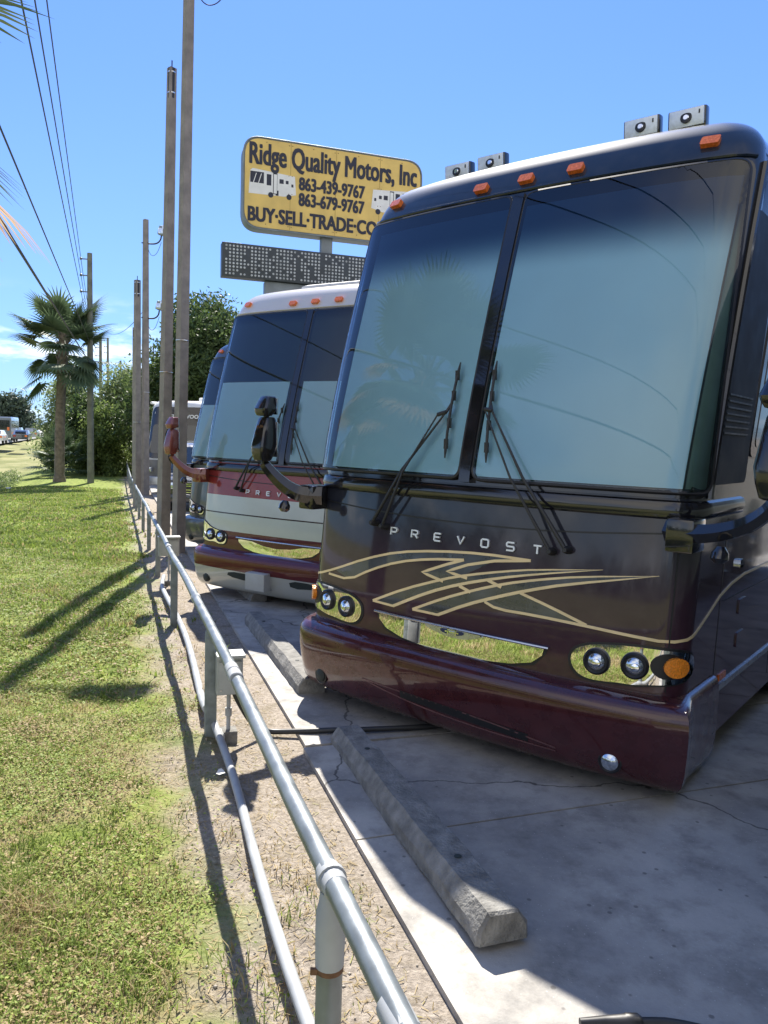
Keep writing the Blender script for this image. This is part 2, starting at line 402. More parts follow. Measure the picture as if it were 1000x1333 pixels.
    for ch,s in zip('PREVOST',pos):
        if s is None: continue
        lt=MB(True)
        for st in STROKES[ch]:
            pts=[(s-.024+p[0]*.048,C['letter_z']+(p[1]-.5)*.046) for p in st]; 
            ribbon(pts,.010,.014,lt,it=0,step=.05)
        lt.build('letter',K['letterchrome'],root)
    # headlights
    for sg in (-1,1):
        bz=chaikin([(sg*a,b) for a,b in C['bezel']],2)
        o=patch([(sg*1.13+(a-sg*1.13)*1.05,.74+(b-.74)*1.12) for a,b in bz],.004).build('headlight_recess',K['rubber'],root)
        bzl=patch(bz,.010).build('headlight_bezel',K['chrome'],root)
        for s,z in C['lamps']:
            s=sg*s; n=Sn(s,z)
            m_=MB(True); m_.lathe(S(s,z,.004),n,[(0,.074),(.022,.072),(.03,.062),(.022,.052),(.016,.046)],28); h=m_.build('headlight',K['rubber'],root)
            m_=MB(True); m_.lathe(S(s,z,.012),n,[(0,.046),(.012,.047),(.022,.038),(.028,.02),(.03,.002)],24); m_.build('lens',K['lens'],h)
            m_=MB(True); m_.lathe(S(s+.006,z-.004,.04),n,[(-.004,.024),(.004,.02),(.008,.008)],18); m_.build('projector',K['bulb'],h)
        if C.get('turn'):
            s,z=C['turn']; s*=sg
            m_=MB(True); patch([(s-sg*.02+a,b) for a,b in disc_poly(0,z,.088,24,.068)],.014,0,.03,mb=m_); t_=m_.build('turn_signal',K['rubber'],root)
            patch(disc_poly(s+sg*.012,z,.058,20,.052),.040,0,.02).build('orange_lens',K['turn'],t_)
    # lower front : grille smile
    gp=C['grille']; gpoly=gp
    patch([(.0+(a)*1.035,b-.012 if b<.7 else b+.012) for a,b in gpoly],.003).build('grille_recess',K['rubber'],root)
    gr=patch(gpoly,.009).build('grille_chrome',K['chrome'],root)
    m_=MB(True); m_.tube([S(s,.752-.003*(s+.6),.016) for s in np.linspace(-.63,.63,30)],.009,8); m_.build('chrome_strip',K['satin'],root)
    if C.get('emblem'):
        e=patch(chaikin([(-.25,.752),(-.13,.708),(0,.692),(.13,.702),(.25,.752)],2),.022); eo=e.build('emblem',K['satin'],gr)
        for a in (-1,1):
            m_=MB(True); patch(chaikin([(a*.022,.741),(a*.085,.742),(a*.085,.722),(a*.022,.71)],1),.0255,.02,.02,mb=m_)
            m_.build('emblem_inlay',mat('emblem_blue',(.02,.03,.09),.3,var=.1),eo)
        m_=MB(True); ribbon([(-.05,.728),(.05,.728)],.009,.028,m_,it=0,step=.02)
        for a in (-.028,.028): ribbon([(a,.745),(a,.710)],.009,.028,m_,it=0,step=.02)
        m_.build('emblem_mark',K['chrome'],eo)
    # bumper
    bb=C.get('bump',[(.60,-.03),(.592,.06),(.575,.105),(.545,.132),(.50,.142),(.42,.142),(.33,.134),(.24,.122),(.17,.10),(.125,.06),(.11,-.06)])
    def bo(s):
        a=abs(s); t=float(sm(1.2,1.42,a)); return 1-t*.72
    def SB(s,z,off=0.):
        zz=[p[0] for p in bb][::-1]; oo=[p[1] for p in bb][::-1]; o=float(np.interp(z,zz,oo))
        x,y,t,sg=S0(s,max(z,.12)); k=o*bo(s)+off
        if sg>0: k+=((1/max(math.cos(t),math.sin(t)))**.85-1)*(RC+o)
        return Vector((x+sg*math.sin(t)*k,y+math.cos(t)*k,z))
    m_=MB(True); ss=[s_side(-.62,.4,-1),s_side(-.45,.4,-1)]+list(np.linspace(-1.42,1.42,90))+[s_side(-.45,.4,1),s_side(-.62,.4,1)]
    pr=[]
    for (z0,o0),(z1,o1) in zip(bb,bb[1:]): pr+=[(z0+(z1-z0)*t,0) for t in (0,.5)]
    pr.append((bb[-1][0],0)); n=len(pr)
    vs=[SB(s,z) for s in ss for z,_ in pr]
    m_.add(vs,[[i*n+j,i*n+j+1,(i+1)*n+j+1,(i+1)*n+j] for i in range(len(ss)-1) for j in range(n-1)]+[list(range(n)),[(len(ss)-1)*n+j for j in range(n)]])
    bump=m_.build('bumper',C['bumper'],root,smooth=60)
    for sg in (-1,1):
        s,z=sg*1.03,.235; a=SB(s,z); nn=(SB(s,z,.1)-a).normalized()
        m_=MB(True); m_.lathe(a-nn*.01,nn,[(0,.062),(.014,.062),(.016,.055),(.012,.05)],24); fo=m_.build('fog_light',K['rubber'],bump)
        m_=MB(True); m_.lathe(a-nn*.004,nn,[(0,.046),(.012,.045),(.022,.03),(.026,.004)],20); m_.build('lens',K['lens'] if sg>0 else K['inside'],fo)
    if C.get('intake'):
        patch([(-.30,.318),(.1,.302),(.58,.272),(.58,.225),(.1,.25),(-.30,.272)],.004,-.002,.05,surf=SB).build('bumper_slot',K['rubber'],bump)
        m_=MB(True); ribbon([(-.62,.318),(-.3,.31),(.3,.29),(.74,.235)],.007,.004,m_,surf=SB); ribbon([(-.62,.318),(-.3,.262),(.2,.222),(.74,.215)],.007,.004,m_,surf=SB); m_.build('bumper_pinstripe',C.get('pin',K['seamlite']),bump)
    if C.get('vents'):
        for sg in (-1,1): patch(chaikin([(sg*.28,.36),(sg*.62,.36),(sg*.66,.30),(sg*.30,.27)],1),.004,-.002,.05,surf=SB).build('bumper_vent',K['inside'],bump)
        a=SB(-.12,.31); m_=MB(True); m_.box(a+Vector((0,.05,0)),(.14,.07,.10),bev=.01); m_.build('tow_cover',mat('pale_cover_plate',(.45,.46,.44),.5,var=.1),bump)
    # sides : skirt strip, windows, wheels, panel lines
    for sg in (-1,1):
        m_=MB(True); ribbon([(s_side(-.66,.5,sg),.50),(s_side(-6,.5,sg),.50)],.035,.012,m_,it=0,step=.5); m_.build('side_moulding',K['satin'],body)
        for y0,y1,z0,z1 in [(-1.0,-2.15,1.85,2.95),(-2.7,-5.2,2.05,3.0),(-5.6,-8.0,2.05,3.0),(-8.4,-11.5,2.05,3.0)]:
            pl=round_poly([(s_side(y0,z0,sg),z0),(s_side(y1,z0,sg),z0),(s_side(y1,z1,sg),z1),(s_side(y0-.28*(y0==-1.0),z1,sg),z1)],.08)
            w_=patch(pl,.008,0,.3).build('side_window',K['blackgloss'],root)
            patch([(a,b) for a,b in round_poly([(s_side(y0-.08,z0,sg),z0+.06),(s_side(y1+.08,z0,sg),z0+.06),(s_side(y1+.08,z1,sg),z1-.06),(s_side(y0-.3*(y0==-1.0)-.08,z1,sg),z1-.06)],.06)],.012,0,.3).build('pane',K['sideglass'],w_)
        m_=MB(True)
        for y in (-2.0,-3.3,-4.6,-6,-7.5,-9): ribbon([(s_side(y,.3,sg),.30),(s_side(y,1.0,sg),1.0)],.008,.002,m_,it=0,step=.4)
        ribbon([(s_side(-.7,1.05,sg),1.02),(s_side(-12,1.05,sg),1.02)],.008,.002,m_,it=0,step=.6)
        ribbon([(s_side(-.62,.62,sg),.22),(s_side(-.62,.62,sg),1.5)],.008,.002,m_,it=0,step=.4)
        m_.build('side_seam',K['rubber'],body)
        for z in (.72,.93):
            m_=MB(True); patch(round_poly([(s_side(-1.05,z,sg),z-.045),(s_side(-1.22,z,sg),z-.045),(s_side(-1.22,z,sg),z+.045),(s_side(-1.05,z,sg),z+.045)],.015),.008,0,.1,mb=m_)
            m_.build('side_vent_cover',C['paint'],body)
        m_=MB(True); patch(round_poly([(s_side(-.95,1.2,sg),1.185),(s_side(-1.03,1.2,sg),1.185),(s_side(-1.03,1.2,sg),1.235),(s_side(-.95,1.2,sg),1.235)],.012),.02,0,.1,mb=m_); m_.build('side_latch',K['chrome'],body)
        m_=MB(True); patch([(s_side(-.72,.56,sg),.535),(s_side(-.86,.56,sg),.535),(s_side(-.86,.56,sg),.575),(s_side(-.72,.56,sg),.575)],.008,0,.1,mb=m_); m_.build('side_reflector',K['amber'],body)
        for y in (-2.75,-9.3,-10.6):
            a=MB(True); n=20; arch=[(s_side(y+.62*math.cos(PI*i/n),.25,sg),.24+.60*math.sin(PI*i/n)+.28) for i in range(n+1)]
            arch=[(s_side(y+.62,.25,sg),.225)]+arch+[(s_side(y-.62,.25,sg),.225)]
            patch(arch,.006,0,.12,mb=a); a.build('wheel_arch',K['inside'],body)
            zc=.50; a=MB(True); a.lathe((sg*1.06,y,zc),(sg,0,0),[(0,.40),(0,.47),(.03,.50),(.24,.50),(.275,.47),(.28,.30),(.26,.29)],32); t_=a.build('wheel',K['tyre'],root)
            a=MB(True); a.lathe((sg*1.10,y,zc),(sg,0,0),[(0,.28),(.24,.29),(.22,.24),(.16,.17),(.24,.10),(.26,.04)],24); a.build('rim',K['chrome'],t_)
    for sg in (-1,1):
        pl=round_poly([(s_side(-.16,1.72,sg),1.70),(s_side(-.97,1.72,sg),1.70),(s_side(-1.24,3.2,sg),3.22),(s_side(-.72,3.2,sg),3.22)],.05)
        sp_=patch(pl,.005,0,.12).build('side_quarter_panel',K['matte'],root); m_=MB(True)
        for k in range(7): ribbon([(s_side(-.42,2.0,sg),1.98+.035*k),(s_side(-.9,2.0,sg),1.98+.035*k)],.010,.012,m_,it=0,step=.3)
        m_.build('louvre',K['rubber'],sp_)
    # mirrors
    for sg in (-1,1):
        ox=.15 if sg>0 else -.06; oy=-.08 if sg>0 else .05; a=MB(True); X=lambda x,y,z,ox=ox,oy=oy:Vector((sg*(x+ox*min(1,max(0,(x-1.3)/.2))),y+oy*min(1,max(0,(x-1.3)/.2)),z))
        pts=[X(1.22,-.02,1.47),X(1.36,.06,1.47),X(1.46,.11,1.52),X(1.54,.16,1.60),X(1.60,.20,1.685)]
        for q in range(2): pts=[pts[0]]+[p for u,v in zip(pts,pts[1:]) for p in (u*.75+v*.25,u*.25+v*.75)]+[pts[-1]]
        k=len(pts); a.tube(pts,[(.075 if sg<0 else .062)*(1-.5*i/(k-1)) for i in range(k)],6); arm=a.build('mirror_arm',C['mirror'],root,smooth=20)
        a=MB(True); a.box(X(1.30,-.03,1.455),(.07,.10,.085),bev=.015); a.build('mirror_bracket',C['mirror'],arm)
        def head(zc,hh,wx,wy,cx,name):
            a=MB(True); rings=[(-1,.50),(-.95,.72),(-.62,.96),(-.25,1.08),(.35,.92),(.88,.74),(.98,.62),(1,.5)]
            vs=[]; m=16
            for t,k in rings:
                for j in range(m):
                    an=2*PI*j/m; c,s=math.cos(an),math.sin(an); px=math.copysign(abs(c)**.42,c)*wx*k; py=math.copysign(abs(s)**.42,s)*wy*k
                    vs.append(X(cx+px,.21+py-.02*t,zc+hh*t))
            fs=[[i*m+j,i*m+(j+1)%m,(i+1)*m+(j+1)%m,(i+1)*m+j] for i in range(len(rings)-1) for j in range(m)]+[list(range(m))[::-1],[(len(rings)-1)*m+j for j in range(m)]]
            a.add(vs,fs); o=a.build(name,C['mirror'],root,smooth=24)
            a=MB(True); a.box(X(cx,.21-wy*1.02,zc),(wx*.82,.006,hh*.8),bev=.004); a.build('mirror_glass',K['chrome'],o)
        head(1.855,.155,.066,.07,1.585,'mirror_head') if sg<0 else head(1.87,.20,.085,.075,1.585,'mirror_head'); head(2.085,.070,.058,.06,1.575,'spot_mirror') if sg<0 else head(2.16,.078,.072,.065,1.57,'spot_mirror')
        a=MB(True); a.tube([X(1.60,.2,1.68),X(1.59,.205,1.72)],.02,8); a.tube([X(1.58,.205,1.97),X(1.575,.205,2.12)],.02,8); a.build('mirror_stem',K['rubber'],arm)
        a=MB(True); a.lathe(X(1.42,.16,1.40),(0,.2,-1),[(-.03,.02),(0,.04),(.03,.042),(.05,.02)],14); a.build('kerb_mirror',K['blackgloss'],arm)
    return root,body,SB
EX=(.781,-.625)
K['sideglass']=mat('side_glass',(.015,.02,.024),.04,coat=1,var=.1)
gA=glass_mat('windscreen_glass',(.80,.94,1.0),2.92,3.26,(.11,.19,.30),1.25)
gB=glass_mat('windscreen_glass_clear',(.84,.95,1.0),3.3,3.5,(.05,.06,.08),1.2)
BEZ=[(.755,.715),(.775,.775),(.84,.808),(.93,.826),(1.09,.842),(1.29,.842),(1.42,.815),(1.46,.76),(1.44,.70),(1.33,.668),(1.20,.655),(1.10,.636),(1.03,.636),(.94,.626),(.85,.625),(.785,.655)]
GR=[(-.60,.742),(-.3,.738),(0,.738),(.3,.738),(.60,.742),(.592,.70),(.53,.648),(.40,.615),(.2,.596),(0,.592),(-.2,.596),(-.4,.618),(-.53,.655),(-.592,.705)]
WIP=[((-.69,1.327),(-.60,1.313),(-.178,2.043),(-.235,2.025),(-.160,2.36),(-.150,1.77)),
     ((.69,1.308),(.60,1.290),(.144,2.054),(.095,2.06),(.10,2.36),(.145,1.755))]
WIP=[(a,b,c,d,e,f) for a,b,c,d,e,f in WIP]
paint1=ramp_z('deep_maroon_and_black_paint',[(0,(.055,.016,.026)),(.85,(.048,.018,.030)),(1.2,(.036,.019,.032)),(1.5,(.012,.015,.028)),(3.3,(.010,.018,.034))],.55,0)
bump1=mat('deep_maroon_bumper_paint',(.060,.014,.018),.28,.1,coat=1,spec=.25,var=.18,scale=9)
cfg=dict(paint=paint1,bumper=bump1,glass=gA,blind_top=3.36,blind_edge=(1.245,1.305),blind_edge_l=(1.17,1.17),trim_gap=True,wipers=WIP,
  letters=[-.527,-.354,-.175,-.003,.167,.338,.508],letter_z=1.288,bezel=BEZ,lamps=[(.905,.73),(1.103,.742)],turn=(1.285,.757),grille=GR,emblem=True,mirror=K['blackgloss'],intake=True)
root1,body1,SB1=coach('motorhome','large black and deep maroon motorhome nearest the camera, with gold stripes and four roof floodlights',(.50,4.665,-.02),EX,cfg)
root1.rotation_euler.z+=0
# airbrushed stripe graphics of the nearest coach
A_up=[(-1.50,.872),(-1.25,.905),(-1.06,.965),(-.75,1.083),(-.478,1.160),(-.17,1.203),(.161,1.226),(.47,1.222)]
A_lo=[(-1.12,.925),(-.90,.915),(-.70,1.015),(-.474,1.096),(-.226,1.146),(.03,1.172)]
Bh=[(.03,1.172),(-.09,1.130),(-.275,1.056),(-.107,1.022)]
Bh2=[(.47,1.222),(.24,1.192),(.059,1.146),(-.088,1.087),(.064,1.065)]
C_t=[(-.665,.812),(-.4,.932),(-.108,1.036),(.063,1.085),(.319,1.142),(.51,1.176),(.89,1.222)]
C_b=[(-.665,.812),(-.486,.806),(-.214,.938),(.012,1.022),(.272,1.095),(.512,1.150),(.89,1.222)]
D_t=[(-.325,.812),(-.096,.918),(.122,1.003),(.324,1.070),(.514,1.118),(.779,1.172),(1.179,1.223)]
D_b=[(-.325,.812),(-.125,.811),(.073,.907),(.279,.986),(.471,1.052),(.695,1.118),(1.179,1.223)]
E_=[(.199,.945),(.283,.915),(.526,.918),(.83,.908),(1.084,.893),(1.25,.885),(1.40,.90),(1.62,.97),(1.95,1.09),(2.5,1.14),(4.5,1.10)]
F_=[(.425,1.03),(.615,.98),(.83,.912)]
ch=MB(True)
def fill(a,b,mb=ch): patch(a+b[::-1],.0012,-.004,.05,mb=mb)
fill(A_up[2:]+[], [(-.90,.915),(-.70,1.015),(-.474,1.096),(-.226,1.146),(.03,1.172),(.30,1.20),(.46,1.22)])
fill([(.03,1.172),(.24,1.192)],[(-.275,1.056),(.0,1.06)])
patch([(.03,1.172),(.24,1.192),(.059,1.146),(-.088,1.087),(.064,1.065),(-.107,1.022),(-.275,1.056),(-.09,1.13)],.0012,-.004,.05,mb=ch)
fill(C_t[:-1]+[(.88,1.221)],C_b[1:-1]); fill(D_t[:-1]+[(1.17,1.222)],D_b[1:-1])
patch([(.20,.945),(.425,1.03),(.615,.98),(.83,.912),(.526,.918),(.283,.915)],.0012,-.004,.05,mb=ch)
ch.build('stripe_fill',K['char'],body1)
gd=MB(True)
for pts in (A_up,A_lo,E_,F_): ribbon(pts,.0155,.005,gd,it=1)
for pts in (Bh,Bh2): ribbon(pts,.017,.0032,gd,it=0)
for pts in (C_t,D_t): ribbon(pts,.0165,.0034,gd,it=1,taper=True)
for pts in (C_b,D_b):
    ribbon(pts[:2],.015,.0036,gd,it=0); ribbon(pts[1:],.019,.0036,gd,it=1,taper=True)
ribbon([(.013,1.012),(.097,.985)],.018,.0038,gd,it=0); ribbon([(.203,1.075),(.301,1.045)],.018,.0038,gd,it=0)
ribbon([(.195,.95),(.425,1.03)],.004,.003,gd,it=0)
gd.build('gold_striping',K['gold'],body1)
# roof floodlights, each one a part of the coach
for i,(x,y) in enumerate([(-.835,-.985),(-.535,-.965),(.572,-.94),(.845,-.96)]):
    z=3.885; tl=Matrix.Rotation(R(-6),3,'X')
    a=MB(True); a.box((x,y-.035,z),(.115,.035,.062),tl,.012); fl=a.build('roof_floodlight',K['blackgloss'],root1)
    a=MB(True); a.box((x,y+.004,z),(.104,.008,.052),tl,.006); lf=a.build('floodlight_face',mat('ribbed_lamp_face',(.74,.80,.88),.4,.25,coat=.5,var=.12,scale=30),fl)
    a=MB(True); a.lathe((x,y+.010,z),(0,1,.1),[(0,.034),(.006,.034),(.008,.024)],20); a.build('bulb_ring',K['rubber'],lf)
    a=MB(True); a.lathe((x,y+.018,z),(0,1,.1),[(0,.018),(.005,.014)],14); a.build('bulb',K['bulb'],lf)
    a=MB(True)
    for k in range(1): a.box((x+.078,y+.014,z+.022-.044*k),(.004,.004,.011))
    a.build('lamp_vent',K['rubber'],lf)
    a=MB(True); a.box((x,y-.05,z-.09),(.03,.02,.055),bev=.005); a.build('floodlight_foot',K['rubber'],fl)
# roof clutter
for x,y in [(.3,-3.2),(-.2,-7.5)]:
    a=MB(True); a.box((x,y,3.86),(.40,.55,.12),bev=.06); a.build('air_conditioner',K['white'],root1)
# ---------------- second coach : white cap, brick red, silver bands
def hs(*st): return list(st)
paint2=ramp_z('red_white_and_silver_paint',[(0,(.10,.016,.020)),(.80,(.50,.54,.48)),(1.005,(.03,.015,.015)),(1.02,(.50,.53,.50)),(1.225,(.24,.030,.030)),(1.66,(.03,.03,.035)),(3.44,(.60,.57,.53))],.35,.15,1,soft=False)
bump2=ramp_z('maroon_over_silver_bumper_paint',[(0,(.46,.47,.43)),(.375,(.11,.016,.02))],.35,.2,1,soft=False)
W2=[((-.67,1.33),(-.58,1.31),(-.19,2.0),(-.25,1.99),(-.08,2.33),(-.18,1.76)),((.69,1.31),(.60,1.29),(.16,2.03),(.11,2.04),(.12,2.36),(.14,1.75))]
BZ2=[(.80,.72),(.815,.78),(.90,.80),(1.0,.81),(1.1,.83),(1.24,.90),(1.34,.90),(1.35,.80),(1.30,.69),(1.2,.66),(1.10,.655),(1.02,.665),(.93,.64),(.83,.65)]
GR2=[(-.60,.735),(-.38,.728),(-.2,.69),(0,.675),(.2,.69),(.38,.728),(.60,.735),(.592,.70),(.50,.64),(.35,.607),(.15,.592),(0,.59),(-.15,.592),(-.35,.607),(-.50,.64),(-.592,.70)]
cfg2=dict(paint=paint2,bumper=bump2,glass=gB,blind_top=2.60,blind_edge=(1.24,1.22),blind_edge_l=(1.24,1.22),blind_gap=.04,wipers=W2,ledge=K['blackgloss'],
  letters=[-.50,-.34,-.18,-.02,.14,.30,.46],letter_z=1.30,bezel=BZ2,lamps=[(.905,.735),(1.095,.745)],grille=GR2,mirror=mat('red_mirror_paint',(.20,.05,.035),.3,.1,coat=1,var=.1),
  vents=True,seam=1.44,pillar=mat('bright_pillar_trim',(.35,.42,.46),.2,.8,var=.1))
root2,_,_=coach('motorhome','red motorhome with white roof cap and two silver bands, second in the row',(-1.173,8.808,-.123),(math.cos(R(-38.67+7.3)),math.sin(R(-38.67+7.3))),cfg2)
a=MB(True); a.box((-.1,-2.6,3.84),(.75,1.3,.12),bev=.09); a.build('roof_fairing',mat('white_roof_fairing',(.66,.66,.64),.5,var=.08),root2)
# ---------------- third coach : grey, mostly hidden
paint3=ramp_z('graphite_and_grey_green_paint',[(0,(.085,.10,.095)),(.65,(.10,.12,.115)),(1.5,(.13,.16,.16)),(1.66,(.02,.025,.03)),(3.44,(.05,.06,.075))],.35,.2,1,soft=False)
cfg3=dict(cfg2); cfg3.update(paint=paint3,bumper=mat('grey_green_bumper',(.10,.12,.115),.35,.2,coat=1,var=.1),vents=False,mirror=K['blackgloss'],letters=[None]*7,blind_top=2.6)
root3,_,_=coach('motorhome','graphite grey motorhome mostly hidden behind the red and white one',(-2.52,13.25,-.26),(math.cos(R(-38.67+5)),math.sin(R(-38.67+5))),cfg3)

# ---------------- neighbour to the right of the nearest coach (shades and is mirrored in its flank)
root0=copy_tree(root3); root0.location=(2.35,.15,.02); root0.rotation_euler=root1.rotation_euler
root0['label']='grey motorhome parked to the right of the black one, outside the picture'
# ------------------------------------------------------------ ground
def axis(a,b,fine0,fine1,df,grow=1.12,mx=60):
    v=list(np.arange(fine0,fine1+1e-6,df)); d=df; x=v[-1]
    while x<b: d=min(d*grow,mx); x+=d; v.append(x)
    d=df; x=v[0]; lo=[]
    while x>a: d=min(d*grow,mx); x-=d; lo.append(x)
    return np.array(lo[::-1]+v)
gx=axis(-1500,1500,-7,3.2,.07,1.09); gy=axis(-600,2500,.8,12,.07,1.07)
GX,GY=np.meshgrid(gx,gy); 
def bumps(x,y):
    return (.012*np.sin(x*5.1+1.3*np.sin(y*3.3))*np.sin(y*4.3+1.1*np.sin(x*2.7))+.008*np.sin(x*13+y*7)*np.sin(y*11-x*5)+.02*np.sin(x*1.3+.7)*np.sin(y*.9))
def qv(x,y): return .944*(x+1.035)+.33*(y-4.6)
def ground_z(x,y):
    z=gh(x,y); q=qv(x,y)
    return z+bumps(x,y)*(1-sm(.15,.45,q))*(1-sm(20,60,np.abs(x)+np.abs(y)))+.012*np.sin(q*9+y*2)*sm(-.6,-.2,q)*(1-sm(.1,.4,q))-.06*sm(.56,.75,q)
GZ=ground_z(GX,GY)
verts=np.stack([GX.ravel(),GY.ravel(),GZ.ravel()],1); ny,nx=GX.shape
ii=np.arange(ny-1)[:,None]*nx+np.arange(nx-1)[None,:]; ii=ii.ravel()
faces=np.stack([ii,ii+1,ii+nx+1,ii+nx],1)
def np_mesh(name,verts,faces,m,kind=None,label=None,cat=None,smooth=False,attr=None,group=None,parent=None):
    me=bpy.data.meshes.new(name); nv=len(verts); me.vertices.add(nv); me.vertices.foreach_set('co',verts.astype(np.float32).ravel())
    k=faces.shape[1]; nf=len(faces); me.loops.add(nf*k); me.loops.foreach_set('vertex_index',faces.astype(np.int32).ravel())
    me.polygons.add(nf); me.polygons.foreach_set('loop_start',np.arange(nf,dtype=np.int32)*k); me.polygons.foreach_set('loop_total',np.full(nf,k,dtype=np.int32))
    if smooth: me.polygons.foreach_set('use_smooth',np.ones(nf,dtype=bool))
    if attr is not None:
        a=me.attributes.new('tone','FLOAT','POINT'); a.data.foreach_set('value',attr.astype(np.float32))
    me.update(calc_edges=True); me.materials.append(m); o=bpy.data.objects.new(name,me); COL.objects.link(o)
    if parent is not None: o.parent=parent
    return tag(o,label,cat,group,kind)
def NG(m): 
    nt=m.node_tree; return nt,nt.nodes,nt.links
def noise(N,L,vec,scale,detail=6,rough=.55):
    n=N.new('ShaderNodeTexNoise'); n.inputs['Scale'].default_value=scale; n.inputs['Detail'].default_value=detail; n.inputs['Roughness'].default_value=rough; L.new(vec,n.inputs['Vector']); return n.outputs['Fac']
def mrange(N,L,v,a,b,c=0,d=1,smooth=True):
    r=N.new('ShaderNodeMapRange'); r.interpolation_type='SMOOTHSTEP' if smooth else 'LINEAR'
    for k,x in zip(('From Min','From Max','To Min','To Max'),(a,b,c,d)): r.inputs[k].default_value=x
    L.new(v,r.inputs['Value']); return r.outputs[0]
def mixc(N,L,f,a,b):
    m=N.new('ShaderNodeMixRGB')
    if isinstance(f,(int,float)): m.inputs[0].default_value=f
    else: L.new(f,m.inputs[0])
    for i,c in ((1,a),(2,b)):
        if isinstance(c,tuple): m.inputs[i].default_value=(*c,1)
        else: L.new(c,m.inputs[i])
    return m.outputs[0]
def madd(N,L,a,b,c=0,op='MULTIPLY_ADD'):
    m=N.new('ShaderNodeMath'); m.operation=op
    for i,v in enumerate((a,b,c)):
        if isinstance(v,(int,float)): m.inputs[i].default_value=v
        else: L.new(v,m.inputs[i])
    return m.outputs[0]
gm=bpy.data.materials.new('lawn_and_sandy_verge'); gm.use_nodes=True; nt,N,L=NG(gm); b=N['Principled BSDF']; b.inputs['Roughness'].default_value=.95; b.inputs['Specular IOR Level'].default_value=.15
tc=N.new('ShaderNodeTexCoord'); P=tc.outputs['Object']; sp=N.new('ShaderNodeSeparateXYZ'); L.new(P,sp.inputs[0])
q_=madd(N,L,sp.outputs['X'],.944,madd(N,L,sp.outputs['Y'],.33,.944*1.035-.33*4.6))
n1=noise(N,L,P,1.6,8); n2=noise(N,L,P,7,8,.65); n3=noise(N,L,P,45,6,.7); n4=noise(N,L,P,.35,4)
qn=madd(N,L,n1,1.1,q_); qn=madd(N,L,n2,.5,qn)           # wobbling edge: ~ q + .8
dirt=mrange(N,L,qn,.30,.85)
green=mixc(N,L,mrange(N,L,n2,.35,.65),(.11,.155,.030),(.23,.28,.06))
dry=mixc(N,L,mrange(N,L,n3,.3,.7),(.13,.10,.05),(.36,.29,.17))
near=mrange(N,L,sp.outputs['Y'],9,3.0)
dryf=madd(N,L,mrange(N,L,n1,.38,.62),madd(N,L,near,.85,.10),0)
lawn=mixc(N,L,dryf,green,dry)
# farther ditch vegetation and the far land
weed=mixc(N,L,mrange(N,L,n4,.4,.6),(.15,.16,.055),(.25,.24,.11))
ql=madd(N,L,sp.outputs['X'],-1,madd(N,L,sp.outputs['Y'],-.34,-4.0))
lawn=mixc(N,L,mrange(N,L,ql,.5,4),lawn,weed)
sand=mixc(N,L,mrange(N,L,n3,.25,.75),(.19,.16,.13),(.41,.36,.30)); sand=mixc(N,L,mrange(N,L,n2,.45,.75,0,.6),sand,(.13,.105,.05))
col=mixc(N,L,dirt,lawn,sand); L.new(col,b.inputs['Base Color'])
bp=N.new('ShaderNodeBump'); bp.inputs['Strength'].default_value=.9; bp.inputs['Distance'].default_value=.03; hh=madd(N,L,n3,.5,n2); L.new(hh,bp.inputs['Height']); L.new(bp.outputs[0],b.inputs['Normal'])
np_mesh('ground',verts,faces,gm,'structure','lawn and bare sandy verge sloping gently away from the camera',None,True)
# ------------------------------------------------------------ concrete pavement in slabs along the fence
cm=bpy.data.materials.new('stained_concrete'); cm.use_nodes=True; nt,N,L=NG(cm); b=N['Principled BSDF']; tc=N.new('ShaderNodeTexCoord'); P=tc.outputs['Object']
n1=noise(N,L,P,1.1,9,.6); n2=noise(N,L,P,5,9,.65); n3=noise(N,L,P,120,3,.7); n4=noise(N,L,P,28,6,.7)
c=mixc(N,L,mrange(N,L,n1,.35,.65),(.23,.222,.21),(.43,.405,.36)); c=mixc(N,L,mrange(N,L,n2,.42,.72,0,.65),c,(.13,.125,.118)); c=mixc(N,L,mrange(N,L,n4,.35,.7,0,.3),c,(.37,.35,.31))
vo=N.new('ShaderNodeTexVoronoi'); vo.inputs['Scale'].default_value=38; L.new(P,vo.inputs['Vector']); c=mixc(N,L,mrange(N,L,vo.outputs['Distance'],.12,.07,0,.75),c,(.50,.48,.43))
vo2=N.new('ShaderNodeTexVoronoi'); vo2.inputs['Scale'].default_value=9; L.new(P,vo2.inputs['Vector']); c=mixc(N,L,mrange(N,L,vo2.outputs['Distance'],.11,.06,0,.6),c,(.06,.055,.05))
# hair cracks
cv=N.new('ShaderNodeTexVoronoi'); cv.feature='DISTANCE_TO_EDGE'; cv.inputs['Scale'].default_value=.42; 
wv=N.new('ShaderNodeVectorMath'); wv.operation='ADD'; nn=N.new('ShaderNodeTexNoise'); nn.inputs['Scale'].default_value=3; nn.inputs['Detail'].default_value=8; L.new(P,nn.inputs['Vector']); sc_=N.new('ShaderNodeVectorMath'); sc_.operation='SCALE'; sc_.inputs['Scale'].default_value=.35; L.new(nn.outputs['Color'],sc_.inputs[0]); L.new(P,wv.inputs[0]); L.new(sc_.outputs[0],wv.inputs[1]); L.new(wv.outputs[0],cv.inputs['Vector'])
c=mixc(N,L,mrange(N,L,cv.outputs['Distance'],.0045,.0015,0,.8),c,(.05,.045,.04))
L.new(c,b.inputs['Base Color']); b.inputs['Roughness'].default_value=.82; L.new(mrange(N,L,n2,.3,.7,.62,.9),b.inputs['Roughness'])
bp=N.new('ShaderNodeBump'); bp.inputs['Strength'].default_value=.35; bp.inputs['Distance'].default_value=.008; L.new(madd(N,L,n3,.4,n4),bp.inputs['Height']); L.new(bp.outputs[0],b.inputs['Normal'])
mb=MB()
